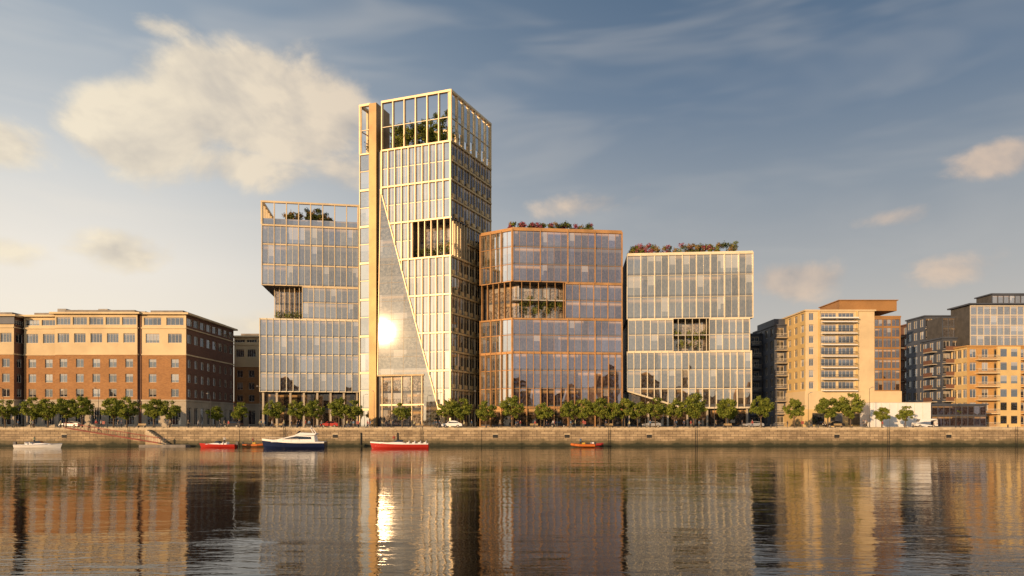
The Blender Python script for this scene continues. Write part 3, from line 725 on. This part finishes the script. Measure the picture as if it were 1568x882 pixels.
# =================================================================== TREES
def tree_mesh(seed, H=7.5, R=2.9):
    random.seed(seed); mb = MB()
    top = Vector((random.uniform(-.2, .2), random.uniform(-.2, .2), 2.0))
    mb.tube((0, 0, 0), top, .17, .13, bark, 8)
    cz = H * .60; rz = H * .37
    cl = []
    for k in range(54):
        while True:
            q = Vector((random.uniform(-1, 1), random.uniform(-1, 1), random.uniform(-1, 1)))
            if .35 < q.length < 1: break
        sh = 1.0 - .12 * max(0, -q.z)
        cl.append(Vector((q.x * R * .84 * sh, q.y * R * .84 * sh, cz + q.z * rz * .84)))
    for q in cl[:10]:
        mid = top.lerp(q, .5) + Vector((0, 0, .3)); mb.tube(top, mid, .07, .045, bark, 5); mb.tube(mid, q, .045, .015, bark, 5)
    for q in cl: leafcloud(mb, q, random.uniform(.6, 1.0), random.randint(60, 80), .36, leafg, random.uniform(.5, .8))
    ob = mb.obj('tmp'); me = ob.data; bpy.data.objects.remove(ob); me.name = 'quay_tree_mesh'; return me
TM = [tree_mesh(11 + i) for i in range(6)]
random.seed(21)
def tree(px_x, y, s=1.0):
    o = bpy.data.objects.new('tree', random.choice(TM)); COL.objects.link(o)
    o.location = (px_x, y, 4.0); o.scale = (s * random.uniform(.92, 1.1), s * random.uniform(.92, 1.1), s * random.uniform(.93, 1.07))
    o.rotation_euler = (0, 0, random.uniform(0, 6.28))
for x, s in ((-127, 1), (-121.5, 1), (-117, .95), (-110, 1), (-107, .95), (-103, 1.05), (-99, 1.02), (-92, 1), (-89, 1), (-82.5, 1.0), (-79, .95),
             (-63, .82), (-55, .92), (-49.5, .9), (-45.6, .92), (-40, .95), (-36.8, .85), (-25.3, .82), (-14.8, .95), (-11.8, .92), (-6, .93), (0, 1.08), (7.4, .85),
             (13.2, .9), (16.5, .95), (20.2, 1.08), (23.2, .85), (26, .95), (29, .85), (33.2, .95), (37.5, .9), (41.8, 1.12), (49.5, .98), (57.5, 1.0), (65.2, .92),
             (72.6, .95), (78.2, 1.12), (85.2, .74), (90.6, .74), (133, .9), (139, .9), (-133, 1), (-139, 1.02)):
    tree(x, 158.1 + random.uniform(-.4, .4), s)
for x in (-72, 54, 108): tree(x + random.uniform(-1, 1), 168.0, .8)

# =================================================================== PEOPLE
def rampmat(name, stops, rough=.8):
    m, nt, out = new_mat(name); g = G(nt)
    oi = g.n('ShaderNodeObjectInfo').outputs['Random']
    nd = g.n('ShaderNodeValToRGB'); nd.color_ramp.interpolation = 'CONSTANT'; cr = nd.color_ramp
    cr.elements[0].color = (*stops[0], 1); cr.elements[1].position = 1 / len(stops); cr.elements[1].color = (*stops[1], 1)
    for i, c in enumerate(stops[2:]): e = cr.elements.new((i + 2) / len(stops)); e.color = (*c, 1)
    g.link(oi, nd.inputs[0]); b = g.n('ShaderNodeBsdfPrincipled'); g.link(nd.outputs[0], b.inputs['Base Color']); b.inputs['Roughness'].default_value = rough
    g.link(b.outputs[0], out.inputs[0]); return m
shirt = rampmat('jacket_cloth', [(.05, .06, .1), (.5, .48, .44), (.03, .03, .03), (.35, .06, .05), (.12, .2, .3), (.25, .2, .12), (.6, .55, .3), (.08, .08, .09)])
trouser = rampmat('trouser_cloth', [(.03, .03, .04), (.06, .08, .14), (.2, .17, .12), (.03, .03, .03), (.1, .1, .1)])
skin = pmat('skin', (.48, .29, .20), .6, 0, .1, 5); hair = pmat('hair', (.05, .03, .02), .7, 0, .3, 8); shoe = pmat('shoe_leather', (.03, .025, .02), .6)
def person_mesh(seed, walk, armout=0.0):
    random.seed(seed)
    V = []; E = []; R = []
    def add(p, r, par=None):
        V.append(p); R.append(r)
        if par is not None: E.append((par, len(V) - 1))
        return len(V) - 1
    pel = add((0, 0, .95), .15)
    wst = add((0, 0, 1.12), .13, pel); ch = add((0, .0, 1.32), .165, wst); nk = add((0, 0, 1.47), .065, ch)
    hd0 = add((0, -.01, 1.56), .075, nk); hd1 = add((0, -.015, 1.65), .1, hd0); add((0, 0, 1.735), .075, hd1)
    for s_ in (-1, 1):
        st = walk * s_
        hip = add((.1 * s_, 0, .88), .1, pel); kn = add((.11 * s_, -.22 * st - .03 * abs(walk), .49), .065, hip)
        an = add((.11 * s_, -.32 * st + (.06 if st < 0 else 0), .09), .042, kn); add((.125 * s_, -.32 * st - .15, .045), .04, an)
        sh = add((.185 * s_, 0, 1.39), .065, ch); el = add((.25 * s_, .12 * st + .03, 1.12), .045, sh)
        wr = add((.25 * s_, .17 * st - .1 - armout, .9 + armout * .8), .03, el)
        hx, hy, hz = .25 * s_, .17 * st - .13 - armout, .83 + armout * .8
        pm = add((hx, hy, hz), .034, wr)
        for k in range(4):
            f1 = add((hx - .004 * s_, hy - .03 + .02 * k, hz - .05), .011, pm); add((hx - .02 * s_, hy - .03 + .02 * k, hz - .1 + .006 * abs(k - 1.5)), .009, f1)
        t1 = add((hx - .02 * s_, hy - .045, hz - .02), .011, pm); add((hx - .03 * s_, hy - .055, hz - .05), .009, t1)
    me = bpy.data.meshes.new('person_rig'); me.from_pydata([Vector(v) for v in V], E, [])
    ob = bpy.data.objects.new('tmp_person', me); COL.objects.link(ob)
    md = ob.modifiers.new('skin', 'SKIN')
    for i, r in enumerate(R): me.skin_vertices[0].data[i].radius = (r, r * (.72 if i in (0, 1, 2) else 1)); me.skin_vertices[0].data[i].use_root = (i == 0)
    sb = ob.modifiers.new('sub', 'SUBSURF'); sb.levels = 1; sb.render_levels = 1
    dg = bpy.context.evaluated_depsgraph_get(); ev = ob.evaluated_get(dg)
    nm = bpy.data.meshes.new_from_object(ev); bpy.data.objects.remove(ob)
    nm.materials.clear()
    for mm in (trouser, shirt, skin, hair, shoe): nm.materials.append(mm)
    for p in nm.polygons:
        c = p.center; i = 1
        if c.z < .09: i = 4
        elif c.z < .96 and abs(c.x) < .205: i = 0
        elif c.z > 1.47: i = 2
        elif abs(c.x) > .205 and c.z < .92 + armout * .8: i = 2
        if c.z > 1.7 or (c.z > 1.56 and c.y > .02): i = 3
        p.material_index = i; p.use_smooth = True
    nm.name = 'person_mesh'; return nm
PM = [person_mesh(1, 0), person_mesh(2, 1.0), person_mesh(3, .7, .1), person_mesh(4, -.9), person_mesh(5, 0.15, .18)]
random.seed(5)
def person(x, y, z=4.0, rot=None, k=None):
    o = bpy.data.objects.new('person', PM[k] if k is not None else random.choice(PM)); COL.objects.link(o)
    o.location = (x, y, z); o.rotation_euler = (0, 0, random.uniform(0, 6.28) if rot is None else rot); s_ = random.uniform(.93, 1.05); o.scale = (s_, s_, s_)
clusters = [-109, -100, -93, -87, -76, -72, -66, -61, -55, -50, -46, -43, -38, -33, -28, -22, -17, -9, -4, 3, 8, 14, 19, 25, 31, 38, 44, 52, 60, 69, 80]
for c in clusters:
    for k in range(random.choice([1, 2, 2, 3, 4])):
        person(c + random.uniform(-2.2, 2.2), random.uniform(150.9, 156.5), rot=random.choice([math.pi / 2, -math.pi / 2, random.uniform(0, 6.28)]))
person(-75.2, 148.2, .35, k=0); person(-91.5, 148.4, 3.2, k=1)

# =================================================================== VEHICLES
def car(name, loc, paint, L=4.5, Hh=1.48, rot=0.0, van=False):
    e = empty(name, loc); e.rotation_euler = (0, 0, rot); W = 1.8
    if van: low = [(0, .35), (0, 1.0), (.1, 1.15), (L * .14, 1.25), (L * .25, 2.0), (L * .95, 2.05), (L, 1.9), (L, .35)]
    else: low = [(0, .35), (0.02, .72), (.25, .86), (L * .26, .98), (L * .40, Hh - .06), (L * .55, Hh), (L * .74, Hh - .1), (L * .90, 1.02), (L * .985, .95), (L, .7), (L, .35)]
    mb = MB(); n = len(low)
    def ins(z): return .0 if z < 1.0 else min(.22, (z - 1.0) * .42)
    for i in range(n):
        (x0, z0), (x1, z1) = low[i], low[(i + 1) % n]
        mb.face([(x0 - L / 2, -W / 2 + ins(z0), z0), (x0 - L / 2, W / 2 - ins(z0), z0), (x1 - L / 2, W / 2 - ins(z1), z1), (x1 - L / 2, -W / 2 + ins(z1), z1)], paint)
    for s_ in (-1, 1):
        belt = [p for p in low if p[1] <= 1.03]; up = [p for p in low if p[1] >= .94]
        mb.face([(x - L / 2, s_ * (W / 2), z) for x, z in belt] if s_ < 0 else [(x - L / 2, s_ * W / 2, z) for x, z in reversed(belt)], paint)
        mb.face([(x - L / 2, s_ * (W / 2 - ins(z)), z) for x, z in up], paint)
        gx = [(L * .31, 1.03), (L * .41, Hh - .15), (L * .56, Hh - .1), (L * .73, Hh - .2), (L * .86, 1.05)] if not van else [(L * .17, 1.3), (L * .25, 1.85), (L * .42, 1.85), (L * .42, 1.3)]
        mb.face([(x - L / 2, s_ * (W / 2 - ins(z) + .012), z) for x, z in gx], carglass)
    fs = (low[3], low[4])
    def lerp(t): return ((fs[0][0] * (1 - t) + fs[1][0] * t) - L / 2 - .01, (fs[0][1] * (1 - t) + fs[1][1] * t) + .012)
    (xa, za), (xb, zb) = lerp(.12), lerp(.92)
    mb.face([(xa, -.72, za), (xa, .72, za), (xb, .62, zb), (xb, -.62, zb)], carglass)
    mb.obj('body', e)
    wm_ = MB()
    for x in (-L * .31, L * .30):
        for s_ in (-1, 1):
            wm_.tube((x, s_ * .72, .33), (x, s_ * .915, .33), .33, .33, rubber, 18); wm_.tube((x, s_ * .915, .33), (x, s_ * .925, .33), .2, .19, concrete, 14)
    wm_.obj('wheels', e)
    lt = MB()
    for s_ in (-.6, .6):
        lt.box(Frame((-L / 2 - .02, s_ - .2), u=(0, 1)), 0, .4, -.03, .02, .62, .78, white); lt.box(Frame((L / 2 - .01, s_ - .2), u=(0, 1)), 0, .4, -.03, .02, .75, .9, redbal)
    lt.obj('lights', e)
silver = pmat('silver_car_paint', (.55, .56, .58), .25, .5, .03); redp = pmat('red_paint', (.42, .03, .02), .3, 0, .05); navy = pmat('navy_paint', (.012, .02, .06), .15, 0, .1); blackp = pmat('black_car_paint', (.02, .02, .025), .2)
car('parked_car', (-13.6, 155.3, 4.0), white, 4.6, 1.6); car('parked_car', (-43.0, 162.0, 4.0), redp, 4.2); car('parked_car', (-66, 161.8, 4.0), blackp)
car('parked_car', (11, 165.4, 4.0), blackp, rot=math.pi); car('parked_car', (33, 161.8, 4.0), silver, 4.3); car('delivery_van', (97.5, 162.0, 4.0), white, 5.2, van=True)
car('parked_car', (57, 161.9, 4.0), silver, 4.4); car('parked_car', (-104, 161.6, 4.0), silver); car('parked_car', (76, 162, 4), blackp)

# =================================================================== STREET FURNITURE
def lamp(x, y, h=8.0):
    mb = MB(); mb.tube((0, 0, 0), (0, 0, .9), .10, .08, darkm); mb.tube((0, 0, .9), (0, 0, h), .06, .04, darkm)
    mb.tube((0, 0, h - .05), (0, -1.3, h + .25), .035, .03, darkm, 6); mb.box(Frame((-.15, -1.1), u=X), 0, .3, 0, .75, h + .18, h + .3, concrete)
    o = mb.obj('street_lamp'); o.location = (x, y, 4.0)
for x in (-118, -96, -70, -58.5, -32, -28, -8.5, 10.5, 31, 47, 61.5, 68.8, 83, 103, 121): lamp(x, 159.2, random.uniform(7.5, 9.5))
def bench(x, y):
    mb = MB(); f = Frame((-.9, -.25), u=X)
    for k in range(4): mb.box(f, 0, 1.8, -.1 - k * .12, -k * .12, .42, .46, timber)
    for k in range(3): mb.box(f, 0, 1.8, -.5, -.46, .55 + k * .13, .64 + k * .13, timber)
    for a in (.15, 1.6): mb.box(f, a, a + .06, -.5, 0, 0, .42, darkm); mb.box(f, a, a + .06, -.54, -.5, 0, .95, darkm)
    o = mb.obj('park_bench'); o.location = (x, y, 4.0)
for x in (-84, -53, -21, 5, 22, 49, 74): bench(x, 155.5)
def bollard(x):
    mb = MB(); mb.tube((0, 0, 0), (0, 0, .55), .16, .12, darkm, 10); mb.tube((0, 0, .55), (0, 0, .68), .2, .2, darkm, 10)
    o = mb.obj('mooring_bollard'); o.location = (x, 150.45, 4.02)
for k in range(24): bollard(-120 + k * 10.4)
def buoy(x):
    mb = MB(); mb.tube((0, 0, 0), (0, 0, 1.3), .05, .05, darkm, 6); mb.box(Frame((-.3, -.06), u=X), 0, .6, -.1, 0, .8, 1.45, redbal)
    o = mb.obj('lifebuoy_post'); o.location = (x, 151.1, 4.0)
for x in (-90, -34, 16, 64, 118): buoy(x)

# =================================================================== BOATS
def hull(mb, L, Bm, fb, mat, deckm, stripe=None, bow=1.0, stern=.85):
    """bow at +x; z=0 is the waterline"""
    N = 14; secs = []
    for i in range(N + 1):
        t = i / N; x = -L / 2 + L * t
        b = Bm / 2 * (stern + (1 - stern) * min(1, t * 3)) * (1 - max(0, (t - .5) / .5) ** 2.2)
        b = max(b, .02); sh = fb * (1 + .45 * bow * max(0, t - .4) ** 1.6 / .44)
        rake = .5 * bow * (max(0, t - .8) / .2)
        secs.append([(x + rake, b, sh), (x + rake * .95, b * .99, sh * .8), (x + rake * .4, b * .86, sh * .25), (x, b * .55, -.25), (x, 0, -.4)])
    for i in range(N):
        for s_ in (1, -1):
            for j in range(4):
                q = [secs[i][j], secs[i + 1][j], secs[i + 1][j + 1], secs[i][j + 1]]; q = [(x, y * s_, z) for x, y, z in q]
                mb.face(q if s_ < 0 else q[::-1], (stripe or mat) if j == 0 else mat)
        a, b = secs[i][0], secs[i + 1][0]
        mb.face([(a[0], -a[1], a[2] - .04), (b[0], -b[1], b[2] - .04), (b[0], b[1], b[2] - .04), (a[0], a[1], a[2] - .04)], deckm)
    s0 = secs[0]; mb.face([(x, y, z) for x, y, z in s0] + [(x, -y, z) for x, y, z in reversed(s0[:-1])], mat)
    return secs
def cabin(mb, pts, w0, w1, z0, mat):
    zt = max(p[1] for p in pts); n = len(pts)
    def hw(z): return w0 + (w1 - w0) * (z - z0) / max(.01, zt - z0)
    for i in range(n):
        (x0, a), (x1, b) = pts[i], pts[(i + 1) % n]; mb.face([(x0, -hw(a), a), (x0, hw(a), a), (x1, hw(b), b), (x1, -hw(b), b)], mat)
    for s_ in (-1, 1): mb.face([(x, s_ * hw(z), z) for x, z in pts], mat)
    return hw
glassdark = carglass
def motor_yacht(loc, rot):
    e = empty('motor_yacht', loc); e.rotation_euler = (0, 0, rot)
    h = MB(); hull(h, 12.0, 3.9, 1.35, navy, white, stripe=white); h.obj('hull', e)
    c = MB(); hw = cabin(c, [(-4.2, 1.3), (-4.0, 2.5), (-.4, 2.7), (1.6, 2.2), (3.6, 1.75), (4.3, 1.6), (4.3, 1.3)], 1.55, 1.15, 1.3, white)
    for s_ in (-1, 1):
        c.face([(x, s_ * (hw(z) + .02), z) for x, z in [(-3.5, 1.85), (-3.4, 2.3), (-.5, 2.45), (1.2, 2.1), (1.8, 1.85)]], glassdark)
    cabin(c, [(-4.0, 2.62), (-4.4, 3.0), (-1.2, 3.15), (-.2, 2.7)], 1.3, 1.1, 2.6, white)
    c.face([(-.35, -1.0, 2.78), (-.35, 1.0, 2.78), (-.95, .9, 3.5), (-.95, -.9, 3.5)], glassdark)
    for s_ in (-1, 1): c.tube((-3.9, s_ * 1.1, 2.9), (-3.2, s_ * .95, 4.0), .09, .07, white, 6)
    c.tube((-3.2, -.98, 4.0), (-3.2, .98, 4.0), .09, .09, white, 6); c.tube((-3.2, 0, 4.0), (-3.2, 0, 4.5), .05, .03, white, 6); c.tube((-3.2, -.35, 4.2), (-3.2, .35, 4.2), .07, .07, white, 6)
    c.obj('cabin', e)
    r = MB()
    pr = [(x, 1.7 * (1 - max(0, x / 6.3) ** 2.2), 1.4 + .3 * max(0, x) / 6) for x in [-1, .5, 2, 3.5, 4.8, 5.8]]
    for s_ in (-1, 1):
        for i, p in enumerate(pr):
            r.tube((p[0], s_ * p[1], p[2]), (p[0], s_ * p[1], p[2] + .6), .02, .02, frame_w, 5)
            if i: q = pr[i - 1]; r.tube((p[0], s_ * p[1], p[2] + .6), (q[0], s_ * q[1], q[2] + .6), .025, .025, frame_w, 5)
    for k in range(4): r.tube((-4 + k * 2.4, -2.0, .3), (-4 + k * 2.4, -2.0, .95), .13, .13, white, 8)
    r.obj('rails_and_fenders', e)
def speedboat(name, loc, rot, L, Bm, fb, hm, dm, st=None, screen=True, seats=2, outboard=True):
    e = empty(name, loc); e.rotation_euler = (0, 0, rot)
    h = MB(); hull(h, L, Bm, fb, hm, dm, stripe=st, bow=.8); h.obj('hull', e)
    c = MB(); cabin(c, [(-.1 * L, fb), (-.02 * L, fb + .28), (.12 * L, fb + .26), (.34 * L, fb + .05), (.34 * L, fb)], Bm * .38, Bm * .3, fb, dm)
    if screen:
        for s_ in (-1, 1): c.face([(-.02 * L, s_ * Bm * .33, fb + .28), (.12 * L, s_ * Bm * .22, fb + .26), (.05 * L, s_ * Bm * .22, fb + .7), (-.05 * L, s_ * Bm * .3, fb + .62)], glassdark)
        c.face([(.12 * L, -Bm * .22, fb + .26), (.12 * L, Bm * .22, fb + .26), (.05 * L, Bm * .22, fb + .7), (.05 * L, -Bm * .22, fb + .7)], glassdark)
    for k in range(seats):
        x = -.16 * L - k * .1 * L; c.box(Frame((x, -Bm * .3), u=X), 0, .5, -Bm * .6, 0, fb - .1, fb + .2, dm); c.box(Frame((x, -Bm * .3), u=X), 0, .1, -Bm * .6, 0, fb + .2, fb + .5, dm)
    if outboard:
        c.box(Frame((-L / 2 - .45, -.22), u=X), 0, .5, -.44, 0, fb - .1, fb + .55, darkm); c.tube((-L / 2 - .25, 0, fb), (-L / 2 - .3, 0, -.4), .1, .08, darkm, 6)
    c.tube((.2 * L, 0, fb), (.2 * L, 0, fb + .15), .05, .05, darkm, 6); c.obj('cockpit', e)
orange = pmat('orange_paint', (.55, .14, .02), .5, 0, .05); yellow = pmat('yellow_paint', (.55, .35, .03), .5, 0, .05)
motor_yacht((-43.0, 136.0, .0), math.pi + .05)
speedboat('speedboat', (-95.0, 137.5, 0), math.radians(6), 8.3, 2.4, .75, white, white, st=silver)
speedboat('speedboat', (-60.5, 141.5, 0), math.radians(178), 7.3, 2.2, .65, redp, white, st=redp)
speedboat('work_boat', (-22.2, 136.5, 0), math.radians(-178), 11.2, 2.8, 1.0, redp, white, st=white, seats=4, outboard=False)
def rib(loc, rot, L=4.6, c1=None, c2=None):
    e = empty('inflatable_dinghy', loc); e.rotation_euler = (0, 0, rot); mb = MB()
    path = [(-L / 2, .75, .35), (L * .15, .75, .38), (L * .38, .45, .48), (L * .5, 0, .6), (L * .38, -.45, .48), (L * .15, -.75, .38), (-L / 2, -.75, .35)]
    for a, b in zip(path, path[1:]): mb.tube(a, b, .27, .27, c1, 10)
    mb.face([(-L / 2, -.7, .2), (L * .2, -.7, .22), (L * .45, 0, .3), (L * .2, .7, .22), (-L / 2, .7, .2)], c2)
    mb.box(Frame((-.4, -.3), u=X), 0, .6, -.6, 0, .2, .95, c2); mb.box(Frame((-1.4, -.3), u=X), 0, .6, -.6, 0, .2, .7, darkm)
    mb.box(Frame((-L / 2 - .3, -.15), u=X), 0, .35, -.3, 0, .3, 1.1, darkm); mb.obj('tubes_and_console', e)
rib((-54.2, 144.5, 0), .1, 4.6, orange, yellow); rib((14.8, 143.0, 0), math.pi, 4.8, orange, yellow); rib((17.3, 146.8, 0), .05, 4.2, redp, white)
def bpers(x, y, z, k=0): person(x, y, z, k=k)
bpers(-54.6, 144.5, .25, 4); bpers(-59.3, 141.4, .6, 0); bpers(-23.5, 136.5, .95, 0); bpers(14.3, 143.0, .25, 4); bpers(-95.8, 137.5, .7, 0)
mr = MB()
for x, y, xb in ((-95, 139, -93), (-47, 137.5, -48), (-38, 137.5, -37), (-26, 138, -27), (-17.5, 138, -16.5)): mr.tube((x, y, 1.1), (xb, 150.0, 4.0), .02, .02, frame_w, 5)
mr.obj('mooring_ropes')

# =================================================================== SKY
W = bpy.data.worlds.new('World'); scene.world = W; W.use_nodes = True
nt = W.node_tree
for n in list(nt.nodes): nt.nodes.remove(n)
g = G(nt); wo = nt.nodes.new('ShaderNodeOutputWorld'); bg = nt.nodes.new('ShaderNodeBackground')
sky = nt.nodes.new('ShaderNodeTexSky'); sky.sky_type = 'NISHITA'; sky.sun_disc = False
sky.sun_elevation = math.asin(S.z); sky.sun_rotation = math.atan2(S.x, S.y); sky.air_density = 1.0; sky.dust_density = 1.5
D = g.n('ShaderNodeTexCoord').outputs['Generated']; D = g.v('NORMALIZE', D)
sp = g.n('ShaderNodeSeparateXYZ'); g.link(D, sp.inputs[0]); dx, dy, dz = sp.outputs
el = g.m('ARCSINE', dz); az = g.m('ARCTAN2', dx, dy)
hl = g.m('SQRT', g.m('MAXIMUM', g.m('SUBTRACT', 1.0, g.m('MULTIPLY', dz, dz)), 0.01))
sh = Vector((S.x, S.y, 0)).normalized()
gl_ = g.m('DIVIDE', g.v('DOT_PRODUCT', D, (sh.x, sh.y, 0)), hl)
gf = g.ss(gl_, -1.04, -0.28)
zc = g.m('MAXIMUM', dz, 0.0)
r_anti = g.ramp(zc, [(0, (.68, .57, .46)), (.1, (.59, .53, .47)), (.2, (.42, .42, .42)), (.3, (.26, .30, .35)), (.42, (.125, .185, .275)), (.55, (.075, .13, .215)), (1, (.03, .07, .16))])
r_sun = g.ramp(zc, [(0, (1.0, .84, .62)), (.1, (1.0, .89, .73)), (.2, (.95, .88, .78)), (.3, (.72, .72, .70)), (.42, (.42, .48, .54)), (.55, (.24, .32, .42)), (1, (.08, .15, .28))])
base = g.mix(gf, r_anti, r_sun)
hz = g.noise(g.v('MULTIPLY', D, (2.0, 2.0, 9.0)), 1.6, 3, 0.6, 0.5)
base = g.mix(g.m('MULTIPLY', g.ss(hz, .42, .75), .3), base, g.mix(gf, (.48, .47, .46), (.93, .85, .74)))
blobs = [(-.375, .415, .16, .075, 1.1), (-.49, .365, .105, .07, 1.05), (-.285, .41, .10, .055, .85), (-.40, .335, .12, .04, .75), (-.645, .315, .075, .035, .95), (-.225, .345, .09, .04, .5),
         (-.515, .215, .09, .034, .75), (-.66, .20, .11, .03, .6), (-.38, .13, .17, .03, .45), (.10, .305, .12, .024, .58), (.41, .19, .08, .032, .82), (.56, .19, .075, .03, .7),
         (.50, .255, .075, .02, .6), (.615, .305, .06, .024, .78), (-.47, .475, .08, .025, .6), (.22, .20, .1, .02, .38),
         (2.95, .20, .35, .09, .9), (-2.9, .34, .3, .08, .9), (-2.35, .2, .3, .1, .8), (2.4, .36, .3, .1, .8)]  # unseen clouds added behind the camera to give glass reflections shape
mask = None
for a, e_, ra, re, w_ in blobs:
    u_ = g.m('DIVIDE', g.m('SUBTRACT', az, a), ra); v_ = g.m('DIVIDE', g.m('SUBTRACT', el, e_), re)
    r2 = g.m('ADD', g.m('MULTIPLY', u_, u_), g.m('MULTIPLY', v_, v_))
    k_ = g.m('MULTIPLY', g.m('POWER', 2.718, g.m('MULTIPLY', r2, -1.0)), w_)
    mask = k_ if mask is None else g.m('MAXIMUM', mask, k_)
def dens(off, det=3):
    p = g.v('MULTIPLY', g.v('ADD', D, off), (1, 1, 1.35))
    return g.noise(p, 6.0, det, 0.58, 0.25)
d0 = dens((0.0, 0, 0), 7); s1 = dens((-.024, -.008, .022), 4)
den = g.m('ADD', g.m('MULTIPLY', d0, 1.8), g.m('SUBTRACT', g.m('MULTIPLY', mask, 1.05), 1.25))
alpha = g.ss(den, 0.0, 0.40)
shade = g.m('ADD', 0.70, g.m('MULTIPLY', g.m('SUBTRACT', d0, s1), 3.4), clamp=True)
litc = g.mix(gf, (.72, .55, .42), (1.0, .87, .66)); shc = g.mix(gf, (.32, .31, .32), (.60, .54, .47))
cc = g.mix(shade, shc, litc)
col = g.mix(g.m('MULTIPLY', alpha, .92), base, cc)
nis = g.v('MULTIPLY', sky.outputs[0], (0.1, 0.1, 0.1))
colm = g.mix(0.9, nis, col)
bg.inputs['Strength'].default_value = 0.1
g.link(g.v('MULTIPLY', colm, (10.0, 10.0, 10.0)), bg.inputs['Color']); g.link(bg.outputs[0], wo.inputs[0])

# =================================================================== SUN + CAMERA
sl = bpy.data.lights.new('sun', 'SUN'); sl.energy = 5.0; sl.angle = math.radians(.55); sl.color = (1.0, .65, .35)
so = bpy.data.objects.new('sun', sl); COL.objects.link(so); so.rotation_euler = S.to_track_quat('Z', 'Y').to_euler(); so.location = (0, 0, 200)
cam = bpy.data.cameras.new('camera'); cam.sensor_width = 36; cam.lens = 36 * 1050 / 1568; cam.shift_y = 207 / 1568; cam.clip_end = 8000; cam.clip_start = .5
co = bpy.data.objects.new('camera', cam); COL.objects.link(co); co.location = (0, 0, 5); co.rotation_euler = (math.radians(90), 0, 0); scene.camera = co
scene.view_settings.view_transform = 'Standard'; scene.view_settings.look = 'None'; scene.view_settings.exposure = 0
